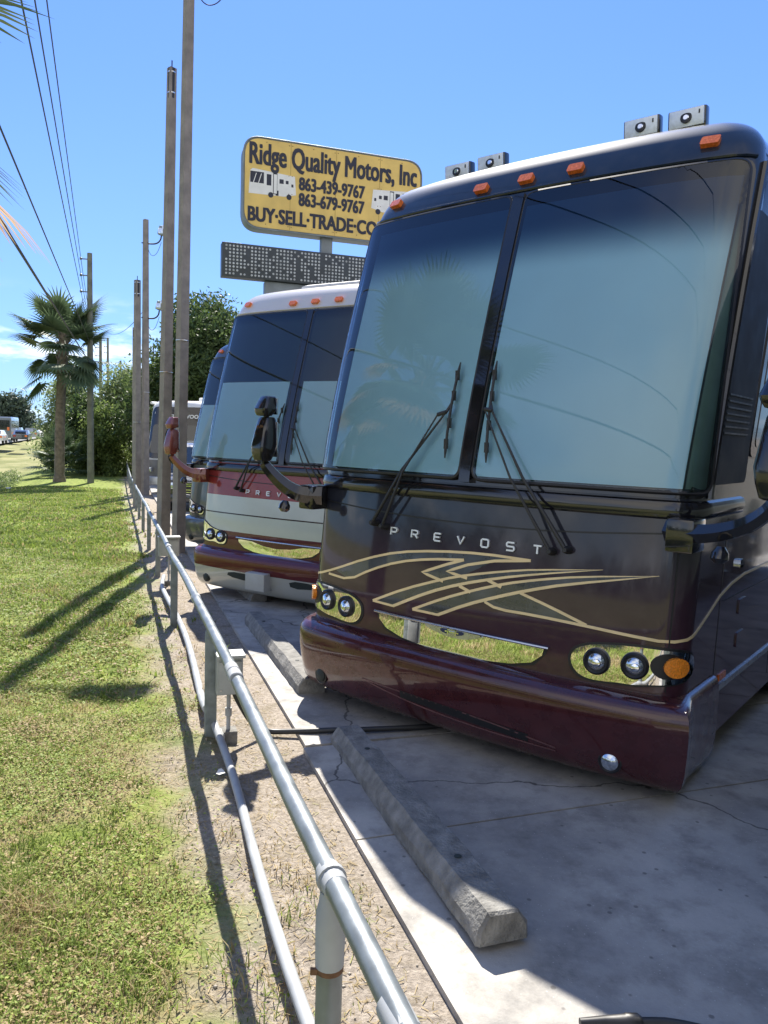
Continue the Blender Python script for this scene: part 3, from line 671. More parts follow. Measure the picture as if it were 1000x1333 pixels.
ts=[-6,.2,3.21,4.32,7.6,10.9,14.2,17.5,21,25,30,38]; 
qs=[(.50,4.2),(4.2,8.2),(8.2,13),(13,30)]
for i,(t0,t1) in enumerate(zip(ts,ts[1:])):
    for j,(q0,q1) in enumerate(qs):
        q0_=q0; q1_=q1-.012
        if j==0: q0_=q0+(.02 if t0>4 else 0)+.012*(max(0,t0-4))*.9; qe=q0+(.02 if t0>4 else 0)+.012*max(0,t1-4)*.9
        else: qe=q0
        ta,tb=t0+.006,t1-.006
        if j==0 and abs(t0-3.21)<.01: tb-=.02
        m=max(1,int((tb-ta)/1.0)); lip=.012
        for k in range(m):
            a=ta+(tb-ta)*k/m; c_=ta+(tb-ta)*(k+1)/m
            pa=q0_+(qe-q0_)*k/m; pb=q0_+(qe-q0_)*(k+1)/m
            P4=[(pa,a),(q1_,a),(q1_,c_),(pb,c_)]; top=[];bot=[]
            for (q,t) in P4:
                x,y=qt(q,t); z=float(base_z(x,y))+.028; top.append((x,y,z)); bot.append((x,y,z-.16))
            mb.add(top+bot,[[0,1,2,3],[0,3,7,4],[0,4,5,1],[3,2,6,7],[1,5,6,2]])
pv=mb.build('pavement',cm,smooth=0); tag(pv,'stained concrete parking slabs under the motorhomes',kind='structure')
# soil under joints
mb=MB(); P4=[qt(.62,-6),qt(30,-6),qt(30,38),qt(.62+.4,38)]
rows=[]
for t in np.arange(-6,38.1,1.0):
    for q in (.75 if t<20 else 1.0,30): x,y=qt(q,t); rows.append((x,y,float(base_z(x,y))-.012))
mb.add(rows,[[2*i,2*i+1,2*i+3,2*i+2] for i in range(len(rows)//2-1)]); so=mb.build('soil_bed',mat('dark_soil',(.05,.042,.035),.95,var=.3),smooth=0); tag(so,'dark soil showing in the slab joints',kind='structure')
# ------------------------------------------------------------ road
rm=mat('pale_asphalt_road',(.24,.24,.235),.85,var=.12,scale=.5,bump=.2)
def road_pt(d,y): # d: distance across from the near edge
    return (-12.3-.36*y-d*1.06, y)
mb=MB(); ys=list(range(-60,900,12)); w=16
def rz_(x,y): return -.30
vs=[]; 
for y in ys:
    for d in (-.6,0,w,w+.6):
        x,yy=road_pt(d+5,y); vs.append((x,yy,-.28 if 0<=d<=w else -1.2))
mb.add(vs,[[4*i+j,4*i+j+1,4*i+j+5,4*i+j+4] for i in range(len(ys)-1) for j in range(3)]); ro=mb.build('road',rm,smooth=0); tag(ro,'pale two way highway beyond the ditch',kind='structure')
mb=MB()
for d in (.6,15.4): 
    vs=[]; 
    for y in ys:
        for e in (0,.18): x,yy=road_pt(d+e+5,y); vs.append((x,yy,-.272))
    mb.add(vs,[[2*i,2*i+1,2*i+3,2*i+2] for i in range(len(ys)-1)])
for y in range(-50,600,12):
    for d in (5.2,10.6):
        a=road_pt(d+5,y); c=road_pt(d+5,y+4); mb.add([(a[0],a[1],-.272),(a[0]-.16,a[1],-.272),(c[0]-.16,c[1],-.272),(c[0],c[1],-.272)],[[0,1,2,3]])
rl=mb.build('road_marking',mat('road_paint',(.7,.7,.66),.7,var=.1),smooth=0); tag(rl,'white lane lines painted on the highway',kind='structure')
# ------------------------------------------------------------ fence
def fp(t,q=0): return qt(q,t)
RAILH=.70
fence=thing('fence','long low galvanised pipe rail fence running from the foreground beside the lawn','fence',(*fp(4.6),G(*fp(4.6))))
floc=Vector(fence.location)
def FB(mb,name,m,**k): 
    mb.v=[tuple(Vector(v)-floc) for v in mb.v]; return mb.build(name,m,fence,**k)
tpost=[1.87]+[tf(*qt(0,4.65+3.2*k)) for k in range(0,15)]
mb=MB(); pts=[]
for t in np.arange(-2.5,51,.8):
    x,y=fp(t); pts.append((x+.004*math.sin(t*2.1),y,float(base_z(x,y))+RAILH+.008*math.sin(t*1.3)))
mb.tube(pts,.030,14); rail=FB(mb,'top_rail',K['galv'])
for t in [1.35,tpost[0],3.75,tpost[1]-1.0]+[5.6+3.1*k for k in range(14)]:
    x,y=fp(t); z=float(base_z(x,y))+RAILH; d=Vector((-.33,.944,-.028)).normalized()
    jo=MB(); jo.lathe((x,y,z),d,[(-.05,.031),(-.045,.035),(.045,.035),(.05,.031)],16)
    if t in tpost[:1]: jo.lathe((x,y,z),d,[(-.004,.041),(.016,.041)],16)
    FB(jo,'rail_coupling',K['pvc'])
for i,t in enumerate(tpost):
    x,y=fp(t); z=float(base_z(x,y)); mb=MB()
    if i==0:
        mb.tube([(x,y,z-.3),(x,y,z+.52)],.036,18); p=FB(mb,'post',K['galv'])
        mb=MB(); mb.lathe((x,y,z+.52),(0,0,1),[(-.06,.039),(.05,.041),(.09,.040),(.115,.034),(.15,.031)],20); FB(mb,'post_sleeve',K['pvc'])
        mb=MB(); mb.lathe((x,y,z+.445),(0,0,1),[(0,.0385),(.014,.0385)],20); mb.box((x-.040,y-.02,z+.452),(.010,.005,.008)); FB(mb,'band_clamp',K['rust'])
    else:
        mb.box((x,y,z+.16),(.034,.034,.48),Matrix.Rotation(R(19),3,'Z'),.006); p=FB(mb,'post',K['post'])
        mb=MB(); mb.lathe((x,y,z+.64),(0,0,1),[(-.03,.038),(.03,.036),(.045,.03)],14); FB(mb,'post_sleeve',K['post'])
# ------------------------------------------------------------ conduit pipe on the ground
def pipe(name,label,cat,pts,r,m,couple=(),grp=None):
    mb=MB(); q=chaikin3(pts,2); mb.tube(q,r,14); o=mb.build(name,m); tag(o,label,cat,grp)
    return o
def chaikin3(pts,it=2):
    pts=[Vector(p) for p in pts]
    for _ in range(it):
        o=[pts[0]]
        for a,b_ in zip(pts,pts[1:]): o+=[a*.75+b_*.25,a*.25+b_*.75]
        pts=o+[pts[-1]]
    return pts
def gp_(q,t,h=0): x,y=qt(q,t); return (x,y,float(base_z(x,y))+h)
cp=[gp_(.03,-.5,.09)]+[gp_(.03+.02*math.sin(t*1.9),t,.06+.02*math.sin(t*1.3)) for t in np.arange(.6,4.5,.5)]+[gp_(.02,4.68,.10)]
c1=pipe('conduit_pipe','pale plastic conduit lying under the near stretch of the rail fence','pipe',cp,.023,K['pvc'],grp=None)
mb=MB(); 
for t in (1.9,4.55): 
    p=gp_(.03+.02*math.sin(t*1.9),t,.06+.02*math.sin(t*1.3)); mb.lathe(p,(-.33,.944,0),[(-.05,.025),(-.045,.028),(.045,.028),(.05,.025)],14)
mb.build('coupling',K['pvc'],c1)
cp=[gp_(0.0,4.85,.12)]+[gp_(.03+.03*math.sin(t*1.1),t,.05+.015*math.sin(t)) for t in np.arange(5.3,10.2,.6)]+[gp_(.05,10.5,.10)]
pipe('conduit_pipe','pale plastic conduit on the ground between the two electrical boxes','pipe',cp,.027,K['pvc'])
def elec_box(label,q,t,h0,w,hh,riser=True,rz=0):
    x,y,z=gp_(q,t); root=thing('electrical_box',label,'electrical box',(x,y,z),R(19)+rz)
    mb=MB(); mb.box((0,0,h0),(w,.045,hh),bev=.008); bx=mb.build('box_body',K['boxgrey'],root)
    mb=MB(); mb.box((0,-.052,h0-.01),(w*.86,.008,hh*.86),bev=.004); cv=mb.build('cover',K['boxgrey'],bx)
    mb=MB(); mb.box((0,-.03,h0+hh+.012),(w*1.08,.07,.01),bev=.003); mb.build('rain_lip',K['boxgrey'],bx)
    mb=MB()
    for sx in (-1,1): mb.lathe((sx*w*.7,-.06,h0-hh*.7),(0,-1,0),[(0,.006),(.004,.005)],8)
    mb.build('screw',K['satin'],bx)
    mb=MB(); mb.tube([(0,0,.06),(0,0,h0-hh)],.013,10); mb.lathe((0,0,.16),(0,0,1),[(0,.02),(.05,.02)],12); mb.build('riser_pipe',K['pvc'],root)
    mb=MB(); mb.box((0,0,.03),(.05,.05,.045),bev=.006); mb.build('footing_block',K['stopc'],root)
    return root
elec_box('small grey outdoor electrical box on a thin riser near the second fence post',.10,4.58,.42,.078,.118)
elec_box('grey electrical box beside the two tall square poles',.10,10.3,.52,.13,.12)
# hose
hp=[gp_(.13,4.58,.31),gp_(.16,4.57,.24),gp_(.24,4.57,.10),gp_(.33,4.60,.03),gp_(.48,4.55,.035),gp_(.7,4.48,.05),gp_(.92,4.42,.055),gp_(1.4,4.38,.05),gp_(2.2,4.42,.05),gp_(3.2,4.7,.05),gp_(4.2,5.5,.05),gp_(5,6.5,.05)]
pipe('power_hose','black cable hose running from the small electrical box under the nearest motorhome','hose',hp,.017,K['hose'])
hz=.05
hp=[(2.3,2.0,.045),(1.6,2.10,.046),(1.15,2.235,.046),(.98,2.285,.047),(.90,2.285,.047),(.86,2.28,.047)]
h2=pipe('garden_hose','black hose lying on the concrete at the bottom edge of the picture','hose',hp,.016,K['hose'])
mb=MB(); mb.lathe((.875,2.282,.05),(-1,-.06,0),[(0,.018),(.012,.026),(.05,.027),(.055,.024),(.12,.020),(.20,.014)],14); mb.build('hose_fitting',K['rubber'],h2)
# ------------------------------------------------------------ wheel stops
def wheel_stop(label,q,t0,t1,tw=0,grp='old concrete wheel stops in front of the motorhomes'):
    L_=t1-t0; x0,y0,z0=gp_(q,(t0+t1)/2,.028); root=thing('wheel_stop',label,'wheel stop',(x0,y0,z0),R(19.3)+tw,grp); root.rotation_euler.x=-.028
    mb=MB(); n=26; pr=[(-.105,0),(-.10,.06),(-.062,.118),(.062,.118),(.10,.06),(.105,0)]
    vs=[]; rg=random.Random(int(t0*10))
    ysx=[-L_/2,-L_/2+.012]+[(-L_/2+.012)+(L_-.024)*i/n for i in range(1,n)]+[L_/2-.012,L_/2]
    for i,y in enumerate(ysx):
        e=.93 if i in (0,len(ysx)-1) else 1
        for (a,b_) in pr: vs.append((a*e+rg.uniform(-.004,.004),y+(0),b_*e+rg.uniform(-.004,.004)*(b_>0)))
    m=len(pr); mb.add(vs,[[i*m+j,i*m+(j+1)%m,(i+1)*m+(j+1)%m,(i+1)*m+j] for i in range(len(ysx)-1) for j in range(m)]+[list(range(m)),[(len(ysx)-1)*m+j for j in range(m)]])
    mb.build('stop_block',K['stopc'],root,smooth=25)
    mb=MB()
    for y in (-L_*.3,L_*.3): mb.lathe((0,y,.1185),(0,0,1),[(-.01,.016),(.002,.016),(.003,.008)],12)
    mb.build('anchor_hole',K['inside'],root)
    return root
wheel_stop('weathered wheel stop in the foreground, lying beyond the near fence post',.79,2.33,4.36)
wheel_stop('shorter looking wheel stop by the left bumper corner of the nearest motorhome',.80,5.30,7.75)
wheel_stop('wheel stop in the shadow under the red and white motorhome bumper',.98,8.9,10.8,R(4))
wheel_stop('farthest wheel stop, in front of the grey motorhome',1.05,13.3,15.4,R(3))
# ------------------------------------------------------------ square light poles
def flood(mb_par,x,y,z,dx,dy,tilt=0):
    mb=MB(); mb.box((x+dx*.12,y,z),(.16,.12,.08),Matrix.Rotation(tilt,3,'Y'),.02); o=mb.build('floodlight',K['signgrey'],mb_par)
    mb=MB(); mb.box((x+dx*.12,y,z-.085),(.13,.10,.008),Matrix.Rotation(tilt,3,'Y'),.004); mb.build('floodlight_glass',K['lens'],o)
    return o
def square_pole(label,x,y,h,w0,w1,rz=.3,lamps=(),cap=None):
    z=float(base_z(x,y)); root=thing('light_pole',label,'light pole',(x,y,z),0,'square poles standing along the fence')
    mb=MB(); n=8; mb.tube([(0,0,-.3+ (h+.3)*i/n) for i in range(n+1)],[(w0+(w1-w0)*i/n)*.5*1.414 for i in range(n+1)],4,sq=True); o=mb.build('pole_shaft',K['polewood'],root,smooth=20)
    if cap:
        mb=MB(); mb.tube([(0,0,h-.5),(0,0,h)],w1*.55,10); mb.tube([(0,0,h),(0,0,h+.13)],.012,6); mb.build('pole_cap',K['black'],root)
        mb=MB(); 
        for k in (-.42,-.08): mb.lathe((0,0,h+k),(0,0,1),[(0,w1*.60),(.02,w1*.60)],12)
        mb.build('strap',K['satin'],root)
    for (zl,dx,sz,drop,kind) in lamps:
        mb=MB(); A=[(0,0,zl),(dx*.25,0,zl-.03*sz),(dx*.7,0,zl-.02),(dx*.95,0,zl+.12),(dx,0,zl+.30)] if kind=='curve' else [(0,0,zl),(dx,0,zl)]
        mb.tube(chaikin3(A,2),.03,8); mb.tube([(-.16*np.sign(dx),-.02,zl),(.1*np.sign(dx),-.02,zl)],.022,6); am=mb.build('bracket_arm',K['black'],root)
        mb=MB(); mb.tube(chaikin3([(.05*np.sign(dx),0,zl-.05),(dx*.3,0,zl-.5),(dx*.7,0,zl-.45),(dx,0,zl+.05)],3),.009,6); mb.build('feed_wire',K['wire'],am)
        if kind=='curve':
            mb=MB(); mb.box((dx+.02,0,zl+.48),(.12,.12,.17),Matrix.Rotation(R(15),3,'Y'),.03); mb.box((dx+.14,-.02,zl+.60),(.10,.09,.09),Matrix.Rotation(R(-20),3,'Y'),.02); fl=mb.build('floodlight',K['signgrey'],root)
            mb=MB(); mb.box((dx+.14,-.118,zl+.60),(.075,.006,.065),None,.004); mb.box((dx,-.125,zl+.46),(.09,.006,.11),None,.004); mb.build('floodlight_glass',K['lens'],fl)
        else:
            mb=MB(); mb.box((dx+.05,0,zl-.02),(.28,.16,.07),bev=.03); mb.lathe((dx+.05,0,zl-.09),(0,0,-1),[(0,.14),(.04,.12),(.06,.05)],16); mb.build('floodlight',K['black'],root)
    mb=MB()
    for zz in (h*.38,): mb.lathe((0,0,zz),(0,0,1),[(0,w0*.62),(.012,w0*.62)],10)
    mb.build('strap',K['satin'],root)
    return root
xa,ya=-4.02,13.9; square_pole('shorter of the two near square poles, capped top, standing at the fence line',xa,ya,8.35,.185,.12,cap=1).rotation_euler.y=R(.8)
xb,yb=-3.60,13.39; square_pole('tallest near square pole, its lamp arm at the top of the picture',xb,yb,9.65,.175,.13,lamps=[(9.60,.75,1,0,'flat')]).rotation_euler.y=R(.7)
xc,yc=qt(.06,tf(-7.754,24.179)); square_pole('slim capped pole left of the pole with two curved lamp arms',xc,yc,7.0,.19,.15,cap=1)
xd,yd=-9.785,31.29; square_pole('pole with two curved lamp arms, one above the other',xd,yd,10.9,.26,.16,lamps=[(10.0,.62,1,0,'curve'),(7.1,.55,1,0,'curve')])
_r=fw+rt*((176-500)/1000)+up*((666.5-560)/1000); xe,ye=_r.x/_r.y*31,31; square_pole('farthest and thinnest pole of the fence line row',xe,ye,6.65,.18,.15,cap=1)
# ------------------------------------------------------------ roadside sign
SX,SY=-3.62,19.0; SDIR=Vector((.946,.326,0)).normalized(); srz=math.atan2(SDIR.y,SDIR.x)
sz0=float(base_z(SX,SY)); sign=thing('roadside_sign','tall yellow dealership sign with dark lettering above a dead dotted message board','sign',(SX,SY,sz0),srz)
Z0=6.78-sz0; ZH=2.12; WW=4.55   # panel
pan=round_poly([(0,Z0),(WW,Z0),(WW,Z0+ZH),(0,Z0+ZH)],.42,8)
mb=MB(); mb.prism(pan,'y',0,.42); cab=mb.build('sign_cabinet',K['signgrey'],sign)
fc=round_poly([(.035,Z0+.035),(WW-.035,Z0+.035),(WW-.035,Z0+ZH-.035),(.035,Z0+ZH-.035)],.40,8)
mb=MB(); mb.prism(fc,'y',-.012,.0); ym=mat('faded_yellow_sign_face',(.70,.50,.15),.6,var=.13,scale=2.2)
face=mb.build('sign_face',ym,sign)
rim=MB(); rim.tube([(a,-.012,b_) for a,b_ in pan+[pan[0]]],.018,6,cap=False); rim.build('sign_rim',K['signgrey'],cab)
seam=MB()
for x in (1.14,2.28,3.42): seam.box((x,-.0135,Z0+ZH/2),(.004,.0015,ZH/2-.04))
seam.build('panel_joint',mat('dark_joint_line',(.30,.20,.05),.8,var=.2),face)  # darker lines along the joints between the sign panels
bolts=MB()
for x in (.12,.55,1.1,1.18,1.7,2.24,2.32,2.85,3.38,3.46,4.0,4.42):
    for z in (Z0+.12,Z0+ZH-.10): bolts.lathe((x,-.012,z),(0,-1,0),[(0,.012),(.008,.009)],7)
for x in (1.1,1.18,3.38,3.46):
    for z in (Z0+ZH*.42,Z0+ZH*.62): bolts.lathe((x,-.012,z),(0,-1,0),[(0,.012),(.008,.009)],7)
bolts.build('bolt',K['rust'],face)
def flat_text(txt,x,z,size,sx,bold,y=-.015,mb=None,w=None):
    v,f=text_mesh(txt,size,sx=1,bold=0); x0=min(a for a,_ in v); x1=max(a for a,_ in v)
    k=(w/(x1-x0)) if w else sx
    for i,(du,dv) in enumerate(((0,0),(1,0),(-1,0),(0,.8),(0,-.8),(.5,.4),(-.5,-.4),(1,.7),(-1,-.7),(1,-.7),(-1,.7))): mb.add([(x+(a-x0)*k+du*bold,y-.0007*i,z+b_+dv*bold) for a,b_ in v],f)
tx=MB()
flat_text('Ridge Quality Motors, Inc',.15,Z0+1.50,.70,1,.016,mb=tx,w=4.25)
flat_text('863-439-9767',1.36,Z0+1.03,.42,1,.014,mb=tx,w=1.66)
flat_text('863-679-9767',1.36,Z0+.66,.42,1,.014,mb=tx,w=1.66)
flat_text('BUY·SELL·TRADE·CONSIGN',.13,Z0+.17,.47,1,.016,mb=tx,w=4.30)
tx.build('lettering',K['navy'],face,smooth=0,recalc=False)
# little painted coaches on the sign face
def pic(x,z,k,mir=1):
    X=lambda a:x+a*k*mir
    m1=MB(); m1.prism([(X(0),z),(X(.04),z+.62*k),(X(.10),z+.68*k),(X(1.30),z+.60*k),(X(1.34),z+.10*k),(X(1.0),z+.02*k)],'y',-.0155,-.0125); m1.build('painted_vehicle',K['white'],face,smooth=0)
    m2=MB()
    for a,b_,c_,d_ in ((.04,.30,.42,.60),(.50,.27,.63,.57),(.68,.05,.80,.62),(.86,.36,.98,.48),(1.04,.37,1.12,.46),(1.2,.30,1.26,.38),(.76,.02,.84,.16)):
        m2.prism([(X(a),z+b_*k),(X(c_),z+b_*k),(X(c_),z+d_*k),(X(a),z+d_*k)],'y',-.0175,-.0158)
    for a in (.62,1.14): mw=MB(); mw.lathe((X(a),-.016,z+.02*k),(0,-1,0),[(0,.075*k),(.002,.075*k)],16); mw.build('painted_wheel',K['navy'],face,smooth=0)
    m2.build('painted_vehicle_detail',K['navy'],face,smooth=0)
    m3=MB(); m3.prism([(X(.70),z+.07*k),(X(.79),z+.07*k),(X(.79),z+.59*k),(X(.70),z+.59*k)],'y',-.0188,-.0178)
    for a in (.12,.26): m3.prism([(X(a),z+.30*k),(X(a+.02),z+.30*k),(X(a+.10),z+.56*k),(X(a+.08),z+.56*k)],'y',-.0188,-.0178)
    m3.build('painted_vehicle_door',K['white'],face,smooth=0)
pic(.13,Z0+.80,.86,1); pic(4.42,Z0+.74,.90,-1)
# message board
BZ=5.58-sz0; BH=.80; BX=-.48; BWd=4.3
mb=MB(); mb.box((BX+BWd/2,.12,BZ+BH/2),(BWd/2,.16,BH/2),bev=.02); bd=mb.build('message_board',mat('dark_board_cabinet',(.045,.055,.065),.5,.2,var=.2),sign)
mb=MB(); 
patt=rng.random((9,48))
for i in range(48):
    for j in range(9):
        if i%7==6 and rng.random()<.75: continue
        if patt[j,i]<.10: continue
        x=BX+.10+i*.0875; z=BZ+.075+j*.081; r=.027
        vs=[(x+r*math.cos(2*PI*k/8),-.046,z+r*math.sin(2*PI*k/8)) for k in range(8)]; mb.add(vs+[(x,-.052,z)],[[k,(k+1)%8,8] for k in range(8)])
o=mb.build('lamp_dots',mat('pale_board_lamps',(.42,.45,.47),.4,var=.35,scale=7),bd); o['kind']='stuff'
mb=MB(); mb.box((2.12,.2,(Z0+BZ+BH)/2),(.14,.10,(Z0-BZ-BH)/2+.02)); mb.build('sign_strut',K['steel'],sign)
mb=MB(); mb.box((1.2,.2,BZ/2-.15),(.62,.14,BZ/2+.14),bev=.02); mb.build('sign_pylon',K['steel'],sign)
# ------------------------------------------------------------ utility poles and wires
def utility_pole(label,x,y,h,r=.14,arms=1):
    z=G(x,y); root=thing('utility_pole',label,'utility pole',(x,y,z),0,'utility poles along the highway')
    mb=MB(); mb.tube([(0,0,-.3),(0,0,h*.5),(0,0,h)],[r*1.15,r,r*.8],12); mb.build('pole_shaft',K['utilwood'],root)
    for k in range(3):
        zz=h-.28-.75*k; mb=MB(); mb.tube([(-.05,0,zz),(-.42,.02,zz+.02)],.03,6); mb.lathe((-.42,0,zz),(0,0,1),[(-.04,.03),(0,.07),(.03,.035),(.06,.07),(.09,.03)],10); mb.build('insulator',K['signgrey'],root)
    return root,z
PU=(-14.2,37.0)
zu=(566-335-12)/1000*37+EYE; zt=zu
up1,zb_=utility_pole('nearest utility pole, greenish brown, rising behind the roadside palm',PU[0],PU[1],zu-G(*PU))
far=[(-26.3,71,'second utility pole, farther off and slightly tilted'),(-34.3,95,'third utility pole of the receding line, with a light coloured insulator'),(-41,119,'most distant utility pole still visible over the bushes')]
hz_=[(440),(442),(470)]
for (x,y,lab),py in zip(far,hz_): utility_pole(lab,x,y,(556-py)/1000*y+EYE-G(x,y),.15)
def wire(label,a,b,sag,r=.012,grp='overhead power lines'):
    a=Vector(a);b=Vector(b); pts=[]
    for i in range(41):
        t=i/40; p=a.lerp(b,t); p.z-=sag*4*t*(1-t); pts.append(p)
    mb=MB(); mb.tube(pts,r,5); o=mb.build('power_line',K['wire']); return tag(o,label,'power line',grp)
tops=[(-14.62,37,zt-.22),(-14.62,37,zt-.97),(-14.62,37,zt-1.72)]
labs=['uppermost of the three parallel overhead wires','middle one of the three parallel overhead wires','lowest of the three parallel overhead wires']
def bk(px,d,z): pass
crossings=[(62,14.4,0),(47,12.5,0),(30,10.8,0)]
def ray(px,py): return fw+rt*((px-500)/1000)+up*((666.5-py)/1000)
def at_depth(px,py,d):
    r=ray(px,py); return Vector((0,0,EYE))+r*(d/r.y)
for (px,d,_),tp,lb,fz in zip(crossings,tops,labs,(440,441,442)):
    P=at_depth(px,0,d); A=Vector(tp); D=(P-A); Bq=A+D*2.1; 
    wire(lb,A,Bq,.12,.013)
    wire(lb.replace('overhead wires','overhead wires, span beyond the first pole'),A,(-26.7,71,(553-(448 if 'upper' in lb else 455 if 'mid' in lb else 463))/1000*71+EYE),.5,.014)
P=at_depth(0,285,8.9); A=Vector((PU[0],PU[1],(553-472)/1000*37+EYE)); wire('thick low black cable crossing in front of the palm crown',A,A+(P-A)*1.6,-.0,.021)
P=at_depth(0,165,8.9); A=Vector((PU[0],PU[1],(553-446)/1000*37+EYE)); wire('thin single wire between the thick low cable and the three parallel wires',A,A+(P-A)*1.6,.0,.012)
wire('slack service wire running from the far utility pole to the lot poles',(-26.3,71,(553-421)/1000*71+EYE),(xd,yd,(555-402)/1000*yd+EYE),1.0,.012)
# ------------------------------------------------------------ palms
def leafmat(name,c1,c2,rough=.55,trans=.25):
    m=bpy.data.materials.new(name); m.use_nodes=True; nt,N,L=NG(m); b=N['Principled BSDF']; at=N.new('ShaderNodeAttribute'); at.attribute_name='tone'
    c=mixc(N,L,at.outputs['Fac'],c1,c2); L.new(c,b.inputs['Base Color']); b.inputs['Roughness'].default_value=rough; b.inputs['Specular IOR Level'].default_value=.3
    t=N.new('ShaderNodeBsdfTranslucent'); L.new(c,t.inputs['Color']); mx=N.new('ShaderNodeMixShader'); mx.inputs[0].default_value=trans
    L.new(b.outputs[0],mx.inputs[1]); L.new(t.outputs[0],mx.inputs[2]); L.new(mx.outputs[0],N['Material Output'].inputs['Surface']); return m
palm_m=leafmat('palm_leaf',(.045,.078,.036),(.14,.19,.10)); deadpalm=leafmat('dead_palm_leaf',(.35,.16,.05),(.52,.33,.14),.8,.35)
bark=mat('palm_bark',(.15,.125,.10),.95,var=.4,scale=7,bump=1.0,bscale=18)
def frond(V,F,T,base,az,el,plen,flen,droop,nl,rnd,fold=.5,width=.028):
    """costapalmate fan: petiole then radiating, drooping leaflets"""
    ca,sa=math.cos(az),math.sin(az); d=Vector((ca*math.cos(el),sa*math.cos(el),math.sin(el))); side=Vector((-sa,ca,0)); upv=side.cross(d)*-1
    if upv.z<0: upv=-upv
    # petiole with bend
    pts=[]; 
    for i in range(5):
        t=i/4; pts.append(base+d*plen*t+Vector((0,0,-1))*plen*droop*.35*t*t)
    pd=(pts[-1]-pts[-2]).normalized(); 
    w=.018
    for i in range(4):
        a,b_=pts[i],pts[i+1]; k=len(V); V+= [a-side*w,a+side*w,b_+side*w*.8,b_-side*w*.8]; F.append((k,k+1,k+2,k+3)); T+=[.2]*4
    hub=pts[-1]; up2=side.cross(pd); up2=up2 if up2.z>0 else -up2
    for j in range(nl):
        u=(j+.5)/nl*2-1; ang=u*R(118); L_=flen*(1-.30*abs(u)**1.6)*rnd.uniform(.9,1.05)
        ld=(pd*math.cos(ang)+side*math.sin(ang)+up2*(fold*.35*(1-abs(u)))*1).normalized()
        st=hub+pd*(.25*flen*(1-abs(u)))*.6
        ls=ld.cross(up2).normalized(); p=st; dirv=ld.copy(); tone=rnd.uniform(.1,.9); seg=4; prev=None
        for i in range(seg+1):
            t=i/seg; ww=width*(1.0-.15*t if t<.5 else (1-t)*1.9+.02)*(.5 if i==0 else 1)
            a=p-ls*ww; b_=p+ls*ww; k=len(V); V+=[a,b_]; T+=[tone,tone*.8]
            if prev is not None: F.append((prev,prev+1,k+1,k))
            prev=k
            dirv=(dirv+Vector((0,0,-1))*droop*(.10+.42*t)*1.0).normalized(); p=p+dirv*(L_/seg)
def palm(name,label,x,y,h,r0,crown_r,nf,seed,lean=(0,0),dead=8,z=None,fans=34,bootz=.78):
    z=G(x,y) if z is None else z; rnd=random.Random(seed); root=thing('palm_tree',label,'palm tree',(x,y,z))
    mb=MB(); n=26; pts=[];rs=[]
    for i in range(n+1):
        t=i/n; pts.append((lean[0]*t*t,lean[1]*t*t,-.2+(h+.2)*t)); rr=r0*(1.25 if t<.05 else 1.0-.12*t); 
        if t>bootz: rr*=1.0+.22*(i%2)
        rs.append(rr*(1+.05*math.sin(i*2.3)))
    mb.tube(pts,rs,14); tr=mb.build('trunk',bark,root,smooth=60)
    # boot stubs under the crown
    mb=MB()
    for i in range(46):
        a=i*2.399; zz=h-(.05+.019*i)*h*.25; t=zz/h; c_=Vector((lean[0]*t*t,lean[1]*t*t,zz)); d=Vector((math.cos(a),math.sin(a),.9)).normalized()
        mb.tube([c_+d*r0*.5,c_+d*r0*1.4,c_+d*r0*2.0],[.05*r0/.2,.035*r0/.2,.012],5)
    mb.build('boot_stubs',bark,tr)
    top=Vector((lean[0],lean[1],h))
    for kind in ('frond','dead_frond'):
        cnt=nf if kind=='frond' else dead
        for i in range(cnt):
            V=[];F=[];T=[]
            t=(i+.5)/max(1,cnt); t=t if crown_r<2.6 else rnd.random(); az=i*2.39996+rnd.uniform(-.2,.2)
            if kind=='frond': el=R(80-135*t+rnd.uniform(-16,16)); dr=.20+.45*t+rnd.uniform(-.05,.1)
            else: el=R(-25+rnd.uniform(-25,22)); dr=.65
            s=crown_r*rnd.uniform(.88,1.08); frond(V,F,T,top+Vector((0,0,-.03*i*crown_r/1.6*.5)),az,el,s*rnd.uniform(.40,.58),s*.40,dr,fans,rnd,width=.021*crown_r/1.6*1.5)
            np_mesh(kind,np.array([v[:] for v in V]),np.array(F),palm_m if kind=='frond' else deadpalm,attr=np.array(T),parent=root)
    return root
palm('palm_tree','tall cabbage palm standing on the lawn left of the poles',-15.75,37.1,7.1,.235,3.0,48,3,lean=(.3,0),dead=0,fans=24,z=G(-15.75,37.1))
def G2(x,y): return G(x,y)
palm('palm_tree','nearby palm mostly outside the left edge, orange dead frond tips reaching into the picture',-4.28,4.6,4.72,.2,2.4,36,8,dead=22,fans=40)
